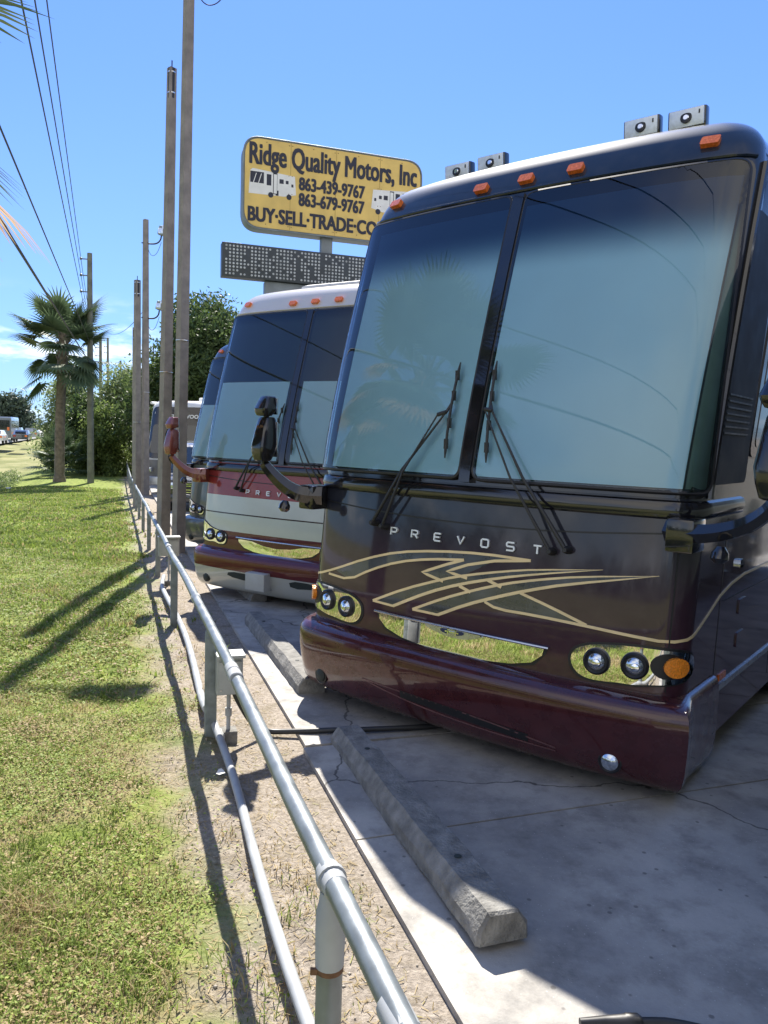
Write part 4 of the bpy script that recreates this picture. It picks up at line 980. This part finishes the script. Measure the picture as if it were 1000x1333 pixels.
# ------------------------------------------------------------ broadleaf foliage
def foliage_mesh(clumps,n,leaf,seed):
    r=np.random.default_rng(seed); cl=np.array([c[:3] for c in clumps],float); rad=np.array([c[3:6] for c in clumps],float)
    w=(rad[:,0]*rad[:,1]*rad[:,2])**.67; idx=r.choice(len(cl),n,p=w/w.sum())
    d=r.normal(size=(n,3)); d/=np.linalg.norm(d,axis=1)[:,None]
    rr=.55+.45*r.random(n)**.6+.10*r.normal(size=n)
    p=cl[idx]+d*rad[idx]*rr[:,None]
    # twig clusters -> gaps
    m=n//14; tw=r.choice(n,m); k=r.integers(0,m,n); sp_=r.normal(size=(n,3))*leaf*1.9
    sel=r.random(n)<.8; p=np.where(sel[:,None],p[tw[k]]+sp_,p); 
    a=r.normal(size=(n,3)); a/=np.linalg.norm(a,axis=1)[:,None]; b=np.cross(a,r.normal(size=(n,3))); b/=np.linalg.norm(b,axis=1)[:,None]
    s=leaf*(.6+.8*r.random(n))[:,None]
    v=np.stack([p-a*s,p+b*s*.42,p+a*s,p-b*s*.42],1).reshape(-1,3); f=np.arange(4*n).reshape(n,4)
    tone=np.repeat(np.clip(r.normal(.5,.22,n)+.25*np.sin(k*7.1),0,1),4)
    return v,f,tone
def tree(name,label,cat,x,y,h,w,n,leaf,m,seed,trunk=True,group=None,z=None,flat=.75,low=.25,nc=26,tr=.2):
    z=G(x,y) if z is None else z; root=thing(name,label,cat,(x,y,z),0,group); r=random.Random(seed); cl=[]
    for i in range(nc):
        a=r.uniform(0,2*PI); t=r.random(); zz=h*(low+(1-low)*t*.86); prof=math.sin(PI*min(1,(.22+.78*t)))**.7 if trunk else (1-t**1.6)**.5
        q=w*prof*r.uniform(.25,.8); k=w*r.uniform(.22,.42); cl.append((math.cos(a)*q,math.sin(a)*q,zz,k,k,k*flat))
    v,f,t=foliage_mesh(cl,n,leaf,seed); np_mesh('crown' if trunk else 'foliage',v,f,m,attr=t,parent=root)
    mb=MB(); mb.tube([(0,0,-.3),(.05,0,h*.35),(.1,.1,h*.7)],[tr,tr*.7,tr*.25],9)
    for i in range(6):
        c_=cl[i]; mb.tube([(0.05,0,h*(.15+.05*i)),(c_[0]*.5,c_[1]*.5,c_[2]*.8),(c_[0],c_[1],c_[2])],[tr*.5,tr*.3,tr*.1],6)
    mb.build('trunk' if trunk else 'stems',K['utilwood'],root)
    return root
lf1=leafmat('oak_leaf',(.030,.060,.020),(.12,.17,.055),.55,.35); lf2=leafmat('bush_leaf',(.060,.105,.028),(.21,.27,.08),.55,.45); lf3=leafmat('pale_bush_leaf',(.12,.17,.065),(.27,.33,.14),.55,.45); lf4=leafmat('far_leaf',(.06,.09,.065),(.11,.15,.10))
tree('oak_tree','big dark green tree behind the square poles and the white motorhome','tree',-10.6,45,10.6,4.9,60000,.13,lf1,1,tr=.35,low=.16,nc=60)
tree('oak_tree','smaller tree partly hidden by the red motorhome and the sign','tree',-9.6,62,12.0,4.2,24000,.17,lf1,2,tr=.3,nc=34)
bx=[(-16.0,43.5,3.9,2.0,lf2,'bright leafy bush right of the utility pole, nearest the fence end',22000,.09),
    (-17.9,46,4.6,2.4,lf1,'darkest bush of the thicket, directly behind the palm trunk',26000,.10),
    (-17.4,52,7.2,3.0,lf3,'tall pale feathery shrub behind the utility pole',22000,.11),
    (-21.0,51,6.0,2.6,lf3,'pale loose shrub at the left end of the thicket',12000,.11),
    (-15.6,56,7.8,2.6,lf3,'pale tall shrub between the utility pole and the slim fence line pole',16000,.12)]
for i,(x,y,h,w,m,lab,n,lf) in enumerate(bx): tree('bush',lab,'bush',x,y,h*1.02,w,n,lf,m,20+i,trunk=False,group='bushes of the thicket beyond the lawn',low=.05,nc=30,tr=.06)
palmetto=palm('palmetto','low fan palm thicket plant with spiky leaves beside the palm trunk',-17.6,41.5,.9,.16,2.3,34,31,dead=0,fans=22)
palmetto.name='palmetto'; palmetto['category']='palmetto'
# weeds along the ditch
wd=[]; r=random.Random(5)
for i in range(26):
    t=i/25; y=27+10*t+r.uniform(-1,1); x=-.34*y-5.2-r.uniform(0,2.2); h=r.uniform(.35,.8); wd.append((x,y,G(x,y)+h*.4,h*.9,h*.9,h*.6))
v,f,t=foliage_mesh(wd,14000,.06,77); np_mesh('weeds',v,f,lf3,'stuff','straggly weeds along the edge of the ditch',attr=t)
# far tree line (all round)
fl=[]; r=random.Random(9)
for i in range(150):
    t=i/149; x=-330+420*t; y=420-60*t+r.uniform(-8,8); h=r.uniform(2.5,6); fl.append((x,y,h*.5-1,r.uniform(5,8),5,h*.55))
for i in range(150):
    a=R(165+i*1.2); d=150+r.uniform(-10,10); h=r.uniform(5,12); fl.append((math.cos(a)*d,-60+math.sin(a)*d,h*.4,6,6,h*.7))
v,f,t=foliage_mesh(fl,90000,.55,78); np_mesh('far_trees',v,f,lf4,'stuff','low band of distant trees on the horizon',attr=t)
for i,(px,d,h,w,lab) in enumerate([(17,230,11.0,6.5,'domed tree standing above the distant tree line'),(2,250,8.5,7,'low distant tree at the left edge of the picture')]):
    P=at_depth(px,553,d); tree('distant_tree',lab,'tree',P.x,P.y,h,w,7000,.6,lf4,50+i,group='distant trees beyond the highway',z=-.6,tr=.4,low=.1)
# ------------------------------------------------------------ white and black motorhome in the back
def rv():
    x,y=-8.75,31.6; z=float(base_z(x,y)); rz=R(-14)+PI
    root=thing('motorhome','white and black boxy motorhome seen between the square poles, farthest in the row','motorhome',(x,y,z),rz)
    # local: +y towards the camera after the half turn; x mirrored
    W_,Hh=1.26,3.72
    mb=MB(True); pr=[]
    for zz,yo in [(.45,0),(.9,.03),(1.3,.0),(1.5,-.03),(3.2,-.42),(3.5,-.52),(3.66,-.68),(3.72,-.95)]: pr.append((zz,yo))
    rows=[]
    for zz,yo in pr:
        row=[]; ww=W_-(.10 if zz>3.6 else 0)
        for a,b_ in [(-ww,-9),(-ww,-.28),(-ww+.07,-.08),(-ww+.24,0),(0,.07),(ww-.24,0),(ww-.07,-.08),(ww,-.28),(ww,-9)]: row.append((a,b_+yo if b_>-5 else b_,zz))
        rows.append(row)
    k=9; mb.add([p for q in rows for p in q],[[i*k+j,i*k+j+1,(i+1)*k+j+1,(i+1)*k+j] for i in range(len(rows)-1) for j in range(k-1)]+[[i*k+k-1,i*k,(i+1)*k,(i+1)*k+k-1] for i in range(len(rows)-1)]+[list(range(k)),[(len(rows)-1)*k+j for j in range(k)]])
    body=mb.build('body',mat('white_fibreglass',(.66,.66,.64),.35,coat=.5,var=.05),root,smooth=30)
    def fy(z): return float(np.interp(z,[p[0] for p in pr],[p[1] for p in pr]))
    def FS(s,z,off=0): 
        a=abs(s); yy=.07*(1-min(1,a/1.02)) if a<1.02 else -(a-1.02)*.45
        return Vector((s,fy(z)+yy+off,z))
    patch(round_poly([(-1.16,1.42),(1.16,1.42),(1.16,3.46),(-1.16,3.46)],.25),.015,-.02,.15,surf=FS).build('black_front_mask',K['blackgloss'],root)
    g=patch(round_poly([(-1.02,1.62),(1.02,1.62),(1.02,2.75),(-1.02,2.75)],.14),.03,.0,.15,surf=FS); w_=g.build('windscreen',K['sideglass'],root)
    patch([(.1,1.66),(.98,1.66),(.98,2.05),(.1,2.05)],.034,.0,.2,surf=FS).build('dash_curtain',mat('green_curtain',(.06,.14,.10),.8,var=.1),w_)
    patch(round_poly([(-1.10,.55),(1.10,.55),(1.10,1.36),(-1.10,1.36)],.12),.012,-.02,.2,surf=FS).build('front_panel',mat('taupe_panel',(.16,.15,.14),.4,coat=.5,var=.1),root)
    m=MB(True); face_text('FLEETWOOD',-.30,3.02,.20,.024,m,surf=FS,sx=1.15,bold=.006); m.build('lettering',K['white'],root,smooth=0)
    m=MB(True); m.box((0,.13,.55),(1.24,.16,.15),bev=.06); m.build('bumper',K['white'],root)
    for sx in (-1,1):
        m=MB(True); m.box((sx*.98,.06,.98),(.16,.06,.09),bev=.03); m.build('headlight',K['lens'],root)
        m=MB(True); m.box((sx*1.19,.03,1.28),(.05,.06,.07),bev=.01); m.build('marker_light',K['amber'],root)
        m=MB(True); m.box((sx*1.46,.10,2.0),(.09,.08,.24),bev=.03); m.tube([(sx*1.2,-.05,2.2),(sx*1.46,.1,2.22)],.03,6); mm=m.build('mirror',K['white'],root)
        for y in (-1.6,-6.5):
            m=MB(True); m.lathe((sx*1.0,y,.45),(sx,0,0),[(0,.35),(0,.43),(.25,.45),(.28,.3),(.26,.1)],20); m.build('wheel',K['tyre'],root)
        m=MB(True); m.box((sx*1.265,-2.0,2.3),(.006,.5,.38)); m.box((sx*1.265,-5.0,2.3),(.006,.7,.38)); m.build('side_window',K['sideglass'],root)
    m=MB(True); m.box((0,-3.2,3.82),(.35,.45,.12),bev=.05); m.build('air_conditioner',K['white'],root)
    m=MB(True); m.tube([(-1.3,-.6,3.60),(-1.3,-6,3.60)],.055,8); m.build('awning',K['white'],root)
    m=MB(True); m.tube(chaikin3([(.75,-1.2,3.72),(.75,-1.2,4.0),(.95,-1.2,4.05),(1.05,-1.2,3.85)],2),.035,8); m.build('roof_vent_pipe',K['satin'],root)
    for q in range(3): m=MB(True); m.box((-.2+.2*q,-.72,3.69),(.04,.03,.03),bev=.008); m.build('roof_marker',K['amber'],root)
    return root
rvo=rv(); rvo.scale=(1.05,1.05,1.05)
# ------------------------------------------------------------ black van with star grille
def van():
    x,y=-5.50,22.6; z=float(base_z(x,y)); root=thing('van','black van with a chrome star grille half hidden behind the square poles','van',(x,y,z),R(8)+PI)
    pnt=mat('black_van_paint',(.012,.014,.018),.25,coat=1,var=.1)
    prof=[(.0,.35),(.10,.45),(.12,.95),(.02,1.12),(-.75,1.30),(-1.45,2.15),(-1.75,2.32),(-5.4,2.40),(-5.5,2.2),(-5.5,.35)]
    bm_=MB(); n=len(prof)
    vs=[]
    for sx,k in ((-1,.93),(-.97,1),(0,1.0),(.97,1),(1,.93)):
        for (yy,zz) in prof:
            w=1.0 if zz<1.2 else 1-.10*(zz-1.2)
            vs.append((sx*w,yy+(.10*(1-sx*sx) if yy>-.5 else .08*(1-sx*sx)) if yy>-2 else yy,.35+(zz-.35)*(k if abs(sx)==1 else 1)))
    bm_.add(vs,[[i*n+j,i*n+(j+1)%n,(i+1)*n+(j+1)%n,(i+1)*n+j] for i in range(4) for j in range(n)]+[list(range(n)),[4*n+j for j in range(n)]]); bm_.build('body',pnt,root,smooth=30)
    def L3(y0,z0,y1,z1,x0,x1,t,o): # sloped quad box
        d=Vector((0,y1-y0,z1-z0)); nrm=Vector((0,d.z,-d.y)).normalized(); nrm=nrm if nrm.y>0 else -nrm
        P=[Vector((a,y,zz))+nrm*e for e in (o,o+t) for (a,y,zz) in ((-x0,y0,z0),(x0,y0,z0),(x1,y1,z1),(-x1,y1,z1))]
        return P,[[0,1,2,3],[4,7,6,5],[0,4,5,1],[1,5,6,2],[2,6,7,3],[3,7,4,0]]
    m=MB(); m.add(*L3(-.62,1.36,-1.38,2.13,.86,.78,.02,.10)); m.build('windscreen',K['sideglass'],root)
    m=MB(); m.box((0,.22,.86),(.42,.025,.20),bev=.03); gr=m.build('grille',K['black'],root)
    m=MB()
    for zz in (.72,.80,.93,1.0): m.box((0,.25,zz),(.40,.012,.013))
    m.build('grille_bar',K['chrome'],gr)
    m=MB(); m.tube([(.125*math.cos(a),.27,.87+.125*math.sin(a)) for a in np.linspace(0,2*PI,33)],.012,6)
    for a in (90,210,330): m.tube([(0,.272,.87),(.122*math.cos(R(a)),.272,.87+.122*math.sin(R(a)))],[.024,.005],6)
    m.build('star_badge',K['chrome'],gr)
    m=MB(); m.tube([(-.42,.24,.66),(0,.27,.60),(.42,.24,.66)],.018,8); m.build('chrome_trim',K['chrome'],root)
    m=MB(); m.box((0,.13,.50),(.95,.12,.14),bev=.05); m.build('bumper',pnt,root)
    for sx in (-1,1):
        m=MB(); m.box((sx*.74,.13,.93),(.19,.07,.11),Matrix.Rotation(sx*-.3,3,'Z'),.04); m.build('headlight',K['lens'],root)
        m=MB(); m.box((sx*1.13,-.95,1.45),(.10,.07,.15),bev=.03); m.build('mirror',K['black'],root)
        for yy in (-.55,-4.3):
            m=MB(); m.lathe((sx*.76,yy,.35),(sx,0,0),[(0,.25),(0,.34),(.22,.35),(.24,.22),(.22,.05)],20); m.build('wheel',K['tyre'],root)
        m=MB(); m.box((sx*.955,-1.9,1.75),(.02,.5,.28)); m.build('side_window',K['sideglass'],root)
    return root
van().scale=(1,1,.86)
# ------------------------------------------------------------ traffic on the highway
def car(label,px,py,d,col,kind='sedan',rz=0,hgt=1.45,L_=4.6):
    P=at_depth(px,py,d); root=thing('highway_car' if kind!='coach' else 'highway_bus',label,'car' if kind!='coach' else 'bus',(P.x,P.y,-.27),rz,'traffic on the highway')
    m1=mat('car_paint_'+label.split()[0],col,.25,coat=1,var=.05)
    if kind=='sedan': pf=[(-.5,.22),(.5,.22),(.5,.52),(.47,.62),(.22,.68),(.08,.97),(-.22,.97),(-.40,.68),(-.5,.62)]
    elif kind=='suv': pf=[(-.5,.2),(.5,.2),(.5,.55),(.46,.64),(.25,.68),(.12,.97),(-.42,.97),(-.5,.66)]
    else: pf=[(-.5,.12),(.5,.12),(.5,.5),(.485,.94),(.46,1),(-.48,1),(-.5,.95)]
    w=.90 if kind!='coach' else 1.25
    mb=MB(); n=len(pf); vs=[]
    for sx,k in ((-w,.95),(-w*.94,1),(w*.94,1),(w,.95)):
        for a,b_ in pf: vs.append((sx*(.86 if b_>.7 and kind!='coach' else 1),a*L_,b_*hgt*(k if b_>.5 else 1)))
    mb.add(vs,[[i*n+j,i*n+(j+1)%n,(i+1)*n+(j+1)%n,(i+1)*n+j] for i in range(3) for j in range(n)]+[list(range(n)),[3*n+j for j in range(n)]]); mb.build('body',m1,root,smooth=30)
    mb=MB(); zc=.80*hgt
    if kind=='coach': mb.box((0,0,.68*hgt),(w*1.01,L_*.42,.17*hgt)); mb.box((0,-L_*.495,.66*hgt),(w*.86,.06,.2*hgt)); mb.box((0,L_*.495,.66*hgt),(w*.86,.06,.2*hgt))
    else:
        mb.box((0,-.06*L_,zc),(w*.865,L_*.16,.09*hgt)); mb.box((0,-.335*L_,zc),(w*.68,L_*.04,.08*hgt),Matrix.Rotation(.5,3,'X')); mb.box((0,.145*L_,zc),(w*.68,L_*.035,.08*hgt),Matrix.Rotation(-.6,3,'X'))
    mb.build('window',K['sideglass'],root)
    for sx in (-1,1):
        for a in (-.31,.31):
            mb=MB(); rw=.33 if kind!='coach' else .5; mb.lathe((sx*(w-.22),a*L_,rw),(sx,0,0),[(0,rw*.8),(0,rw),(.2,rw),(.22,rw*.6),(.2,.05)],14); mb.build('wheel',K['tyre'],root)
        mb=MB(); mb.box((sx*w*.72,-L_*.5,.5*hgt),(.14,.04,.07*hgt),bev=.02); mb.build('tail_light',mat('tail_lens',(.4,.03,.02),.3,var=.1) if sx<0 and 'dark' in label else K['amber'],root)
rr=R(20)
car('white sedan cut by the left edge of the picture',-4,577,86,(.7,.7,.7),'sedan',rr,1.5,4.6)
car('grey coach seen from behind on the highway, left of the dark car',7,575,104,(.16,.19,.22),'coach',rr,3.1,9.5)
car('dark blue sedan in the middle of the visible road',29,573,98,(.02,.03,.045),'sedan',rr,1.5,4.7)
car('light blue hatchback following just beyond the dark sedan',23,568,135,(.45,.55,.62),'suv',rr,1.7,4.5)
car('silver hatchback at the right end of the visible traffic',42,570,118,(.4,.42,.43),'suv',rr,1.7,4.4)
# ------------------------------------------------------------ litter
def scrap(label,px,py,s):
    r_=ray(px,py); t=1.0; 
    while EYE+r_.z*t>G(r_.x*t,r_.y*t)+.02 and t<80: t+=.02
    x,y=r_.x*t,r_.y*t; m=MB(); q=random.Random(px); k=8; vs=[]
    for i in range(k): a=2*PI*i/k; vs.append((s*math.cos(a)*q.uniform(.6,1.1),s*math.sin(a)*q.uniform(.5,1),q.uniform(0,s*.5)+.01))
    vs.append((0,0,s*.45)); m.add(vs,[[i,(i+1)%k,k] for i in range(k)]); o=m.build('paper_scrap',mat('litter_paper',(.6,.6,.58),.8,var=.1),smooth=0); o.location=(x,y,G(x,y)+.03); tag(o,label,'litter',None)
scrap('white crumpled scrap on the lawn left of the palm',11,637,.16); scrap('white scrap by the ditch weeds',24,615,.16)
scrap('pale torn scrap on the sand beside the near conduit',287,1012,.03)
# ------------------------------------------------------------ grass
def mottle(x,y):
    m=np.zeros_like(x)
    for i,(k,a) in enumerate(((2.7,.5),(5.9,.45),(11.3,.4),(21.,.35),(37.,.25))):
        m+=a*np.sin(k*x*.94+k*y*.31+3*np.sin(k*.37*y+i)+i*1.7)*np.sin(k*y*.9-k*x*.4+2.5*np.sin(k*.41*x+2*i))
    return m*(1-.75*sm(7,16,y))
def zones(x,y): 
    q=qv(x,y); nz=.22*np.sin(x*2.1+np.sin(y*1.7)*1.5)*np.cos(y*1.3+x)+.14*np.sin(x*6.3+y*4.1)*np.sin(y*5.7)+.10*np.sin(x*15+y*9)*np.sin(y*13-x*11)
    return q,nz
def blades(n,x0,x1,y0,y1,hmin,hmax,wd,seed,fade=True,curve=.5,lay=0):
    r=np.random.default_rng(seed); u=r.random(n); y=y0+(y1-y0)*u**1.35 if fade else y0+(y1-y0)*u
    lo=-.52*y-.25; hi=np.minimum(x1,-.35*(y-4.6)-1.035+ .62); x=lo+(hi-lo)*r.random(n); ok=(hi>lo)
    q,nz=zones(x,y); dens=1-sm(-.62,-.12,q+nz); dens=np.maximum(dens,.16*(nz>.18)*(q<.46)); 
    patchy=.5+.5*np.sin(x*3.1+2*np.sin(y*2.3))*np.sin(y*2.9+1.5*np.sin(x*1.9)); dens=dens*(.25+.75*patchy)*np.clip(.85+mottle(x*.6,y*.6)*.5,.15,1)
    ok&=(r.random(n)<dens)&(q<.46)&((y0<1.5)|(r.random(n)<.05+sm(y0-.2,y0+2.2,y))); x=x[ok];y=y[ok];q=q[ok]; n=len(x); z=ground_z(x,y)
    a=r.random(n)*2*PI; h=(hmin+(hmax-hmin)*r.random(n)**1.5)*np.clip(1+.55*np.sin(x*1.7)*np.sin(y*1.9)+.8*mottle(x+3,y),.45,2.4); w=wd*(.6+.8*r.random(n)); 
    dx,dy=np.cos(a),np.sin(a); px,py=-dy,dx; ln=(curve*(.3+r.random(n)))*h
    B=np.stack([x,y,z-.004],1); side=np.stack([px*w,py*w,0*w],1); D=np.stack([dx,dy,0*dx],1); U=np.array([0,0,1.])
    up_=np.where(lay,.25,1.0)
    m1=B+D*(ln*.35)[:,None]+U*(h*.6*up_)[:,None]; tp=B+D*ln[:,None]*1.15+U*(h*.95*up_)[:,None]
    v=np.stack([B-side,B+side,m1+side*.8,m1-side*.8,tp+side*.1,tp-side*.1],1).reshape(-1,3); k=np.arange(n)*6
    f=np.concatenate([np.stack([k,k+1,k+2,k+3],1),np.stack([k+3,k+2,k+4,k+5],1)])
    dry=np.clip((.18+.85*(1-sm(2.2,8,y))+.45*sm(-1.0,-.2,q)+.28*np.sin(x*2.3+y*1.1)*np.sin(y*2.7-x)),0,1)
    mot=mottle(x,y); tone=np.repeat(np.where(r.random(n)<np.clip(dry*.5+mot*.75,0,1),.60+.40*r.random(n),np.clip(.5*r.random(n)+.12*mot,0,.5)),6); return v,f,tone
def blades_back():
    r=np.random.default_rng(31); n=150000; x=-10+9.3*r.random(n); y=-4+11*r.random(n); kk=x<-.52*y-.2; x=x[kk]; y=y[kk]; n=len(x); z=ground_z(x,y); a=r.random(n)*2*PI; h=.03+.05*r.random(n); w=.004
    B=np.stack([x,y,z],1); sd_=np.stack([-np.sin(a)*w,np.cos(a)*w,0*a],1); D=np.stack([np.cos(a),np.sin(a),0*a],1); U=np.array([0,0,1.])
    m1=B+D*(h*.4)[:,None]+U*(h*.6)[:,None]; tp=B+D*h[:,None]+U*(h*.9)[:,None]
    v=np.stack([B-sd_,B+sd_,m1+sd_*.8,m1-sd_*.8,tp+sd_*.1,tp-sd_*.1],1).reshape(-1,3); k=np.arange(n)*6
    f=np.concatenate([np.stack([k,k+1,k+2,k+3],1),np.stack([k+3,k+2,k+4,k+5],1)]); return v,f,np.repeat(np.where(r.random(n)<np.clip(.38+mottle(x,y)*.9,0,1),.6+.4*r.random(n),.5*r.random(n)),6)
gmt=bpy.data.materials.new('grass_blades'); gmt.use_nodes=True; nt,N,L=NG(gmt); b=N['Principled BSDF']; at=N.new('ShaderNodeAttribute'); at.attribute_name='tone'
cr=N.new('ShaderNodeValToRGB'); L.new(at.outputs['Fac'],cr.inputs[0]); e=cr.color_ramp.elements; e[0].color=(.13,.185,.034,1); e[1].position=1; e[1].color=(.58,.47,.27,1)
for p_,c_ in ((.25,(.22,.30,.055,1)),(.5,(.34,.39,.10,1)),(.62,(.28,.21,.09,1)),(.8,(.40,.31,.16,1))): k=e.new(p_); k.color=c_
L.new(cr.outputs[0],b.inputs['Base Color']); b.inputs['Roughness'].default_value=.6; b.inputs['Specular IOR Level'].default_value=.25
t_=N.new('ShaderNodeBsdfTranslucent'); L.new(cr.outputs[0],t_.inputs[0]); mx=N.new('ShaderNodeMixShader'); mx.inputs[0].default_value=.35; L.new(b.outputs[0],mx.inputs[1]); L.new(t_.outputs[0],mx.inputs[2]); L.new(mx.outputs[0],N['Material Output'].inputs['Surface'])
parts=[blades_back(),blades(150000,-9,2,1.1,6,.015,.045,.0022,1,curve=.9),blades(130000,-9,2,5,14,.02,.06,.005,2,curve=.8),blades(120000,-16,2,12,34,.03,.08,.013,3,curve=.7),
       blades(60000,-9,2,1.1,7,.012,.03,.0016,4,curve=2.6,lay=1)]
# straw and litter in the bare strip
def merge(ps):
    V=[];F=[];T=[];o=0
    for v,f,t in ps: V.append(v);F.append(f+o);T.append(t);o+=len(v)
    return np.concatenate(V),np.concatenate(F),np.concatenate(T)
v,f,t=merge(parts); np_mesh('grass',v,f,gmt,'stuff','short patchy lawn grass, greener with distance and dry near the fence',attr=t)
def leaves(n,y0,y1,size,seed,q1=.0):
    r=np.random.default_rng(seed); y=y0+(y1-y0)*r.random(n)**1.6; lo=-.52*y-.25; hi=-.35*(y-4.6)-1.035+q1; x=lo+(hi-lo)*r.random(n)
    q,nz=zones(x,y); cl=.5+.5*np.sin(x*4.3+1.7*np.sin(y*3.1))*np.sin(y*3.9+1.3*np.sin(x*2.9)); ok=(r.random(n)<cl*(1-sm(-.55,-.1,q+nz))+.02)&((y0<1.5)|(r.random(n)<sm(y0-.1,y0+2,y)))&(r.random(n)<1-sm(y1-2.2,y1,y)); x=x[ok];y=y[ok]; n=len(x)
    c=np.stack([x,y,ground_z(x,y)+.008+.022*r.random(n)],1); a=r.normal(size=(n,3)); a[:,2]*=.35; a/=np.linalg.norm(a,axis=1)[:,None]; b=np.cross(a,np.array([0,0,1.])+r.normal(size=(n,3))*.35); b/=np.linalg.norm(b,axis=1)[:,None]
    s=(size*(.5+.9*r.random(n)))[:,None]; v=np.stack([c-a*s,c-a*s*.2+b*s*.5,c+a*s,c-a*s*.2-b*s*.5],1).reshape(-1,3)
    return v,np.arange(4*n).reshape(n,4),np.repeat(np.where(r.random(n)<np.clip(.2-mottle(x,y)*.6,0,.9),.6+.3*r.random(n),.05+.45*r.random(n)),4)
v,f,t=merge([leaves(170000,1.1,6.5,.0085,5),leaves(90000,5,14,.016,6)]); np_mesh('lawn_weeds',v,f,gmt,'stuff','low broad leaved weeds woven through the near lawn',attr=t)
def debris(n,seed):
    r=np.random.default_rng(seed); y=1.1+9*r.random(n)**1.4; q=-.55+1.0*r.random(n); x=-1.035+(q-.33*(y-4.6))/.944; z=ground_z(x,y)+.004
    a=r.random(n)*PI; l=.006+.018*r.random(n); w=.0008+.0012*r.random(n); d=np.stack([np.cos(a)*l,np.sin(a)*l,r.normal(size=n)*.004],1); s=np.stack([-np.sin(a)*w,np.cos(a)*w,0*w],1); c=np.stack([x,y,z],1)
    v=np.stack([c-d-s,c+d-s,c+d+s,c-d+s],1).reshape(-1,3); return v,np.arange(4*n).reshape(n,4),np.repeat(.55+.3*r.random(n),4)
v,f,t=debris(9000,8); np_mesh('straw_litter',v,f,gmt,'stuff','dry straw and clippings scattered on the bare sandy strip',attr=t)
# pebbles and grit
r=np.random.default_rng(4); n=900; y=1.2+9*r.random(n)**1.5; q=-.3+.78*r.random(n); sel=r.random(n)<.0; q=np.where(sel,.55+.10*r.random(n),q); x=-1.035+(q-.33*(y-4.6))/.944; s=.003+.006*r.random(n)**2; z=np.where(sel,base_z(x,y)+.029,ground_z(x,y))
o8=np.array([[1,0,0],[-1,0,0],[0,1,0],[0,-1,0],[0,0,.7],[0,0,-.6]]); v=(np.stack([x,y,z+s*.3],1)[:,None,:]+o8[None]*s[:,None,None]*(.7+.6*r.random((n,6,1)))).reshape(-1,3)
ff=np.array([[0,2,4],[2,1,4],[1,3,4],[3,0,4],[2,0,5],[1,2,5],[3,1,5],[0,3,5]]); f=(np.arange(n)[:,None,None]*6+ff[None]).reshape(-1,3)
np_mesh('gravel',v,f,mat('grit',(.38,.34,.28),.9,var=.4,scale=30),'stuff','fine grit and pebbles on the sand and slab edge')
# ------------------------------------------------------------ sky, sun
w=bpy.data.worlds.new('World'); sc.world=w; w.use_nodes=True; nt=w.node_tree; N=nt.nodes; L=nt.links; bg=N['Background']
SUN_EL,SUN_AZ=R(49),R(-5.5)    # azimuth measured from +Y towards +X
sk=N.new('ShaderNodeTexSky'); sk.sky_type='NISHITA'; sk.sun_disc=False; sk.sun_elevation=SUN_EL; sk.sun_rotation=SUN_AZ; sk.air_density=1.0; sk.dust_density=.15; sk.ozone_density=2.2; sk.altitude=10
tc=N.new('ShaderNodeTexCoord'); sp=N.new('ShaderNodeSeparateXYZ'); L.new(tc.outputs['Generated'],sp.inputs[0])
mp=N.new('ShaderNodeMapping'); mp.inputs['Scale'].default_value=(3.0,3.0,11); L.new(tc.outputs['Generated'],mp.inputs[0])
cn=noise(N,L,mp.outputs[0],2.6,8,.55); cf=mrange(N,L,cn,.52,.66)
band=madd(N,L,mrange(N,L,sp.outputs['Z'],.0,.03),mrange(N,L,sp.outputs['Z'],.17,.07),0); cf=madd(N,L,cf,band,0)
cf=madd(N,L,cf,.85,0)
tn=N.new('ShaderNodeMixRGB'); tn.blend_type='MULTIPLY'; tn.inputs[0].default_value=1; L.new(sk.outputs[0],tn.inputs[1]); L.new(mixc(N,L,mrange(N,L,sp.outputs['Z'],0,.45),(.33,.48,.84),(.42,.59,1.08)),tn.inputs[2]); sky_c=madd; 
uni=mixc(N,L,mrange(N,L,sp.outputs['Z'],0,.5),(1.75,2.95,4.5),(.85,1.75,4.0)); hb=N.new('ShaderNodeMixRGB'); hb.inputs[0].default_value=.55; L.new(tn.outputs[0],hb.inputs[1]); L.new(uni,hb.inputs[2])
cb=noise(N,L,tc.outputs['Generated'],2.2,5,.5); cbm=madd(N,L,mrange(N,L,cb,.36,.62,.35,1),mrange(N,L,sp.outputs['Y'],-.12,-.7),0); back=mixc(N,L,cbm,hb.outputs[0],(5.2,5.0,4.7))  # unseen bright cloud added behind the camera to lift and neutralise the shade
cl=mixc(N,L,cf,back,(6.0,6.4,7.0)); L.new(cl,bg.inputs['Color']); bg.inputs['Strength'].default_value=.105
sl=bpy.data.lights.new('sun','SUN'); sl.energy=5; sl.angle=R(.5); sl.color=(1,.94,.84); so=bpy.data.objects.new('sun',sl); COL.objects.link(so)
sd=Vector((math.sin(SUN_AZ)*math.cos(SUN_EL),math.cos(SUN_AZ)*math.cos(SUN_EL),math.sin(SUN_EL))); so.rotation_euler=sd.to_track_quat('Z','Y').to_euler(); so.location=(0,0,30)
vs_=sc.view_settings; vs_.view_transform='Standard'; vs_.look='None'; vs_.exposure=1.25; vs_.gamma=1; sc.view_settings.use_curve_mapping=False
sc.render.resolution_x=768; sc.render.resolution_y=1024; sc.render.engine='CYCLES'
sc.cycles.max_bounces=8; sc.cycles.transparent_max_bounces=12; sc.cycles.caustics_reflective=False; sc.cycles.caustics_refractive=False
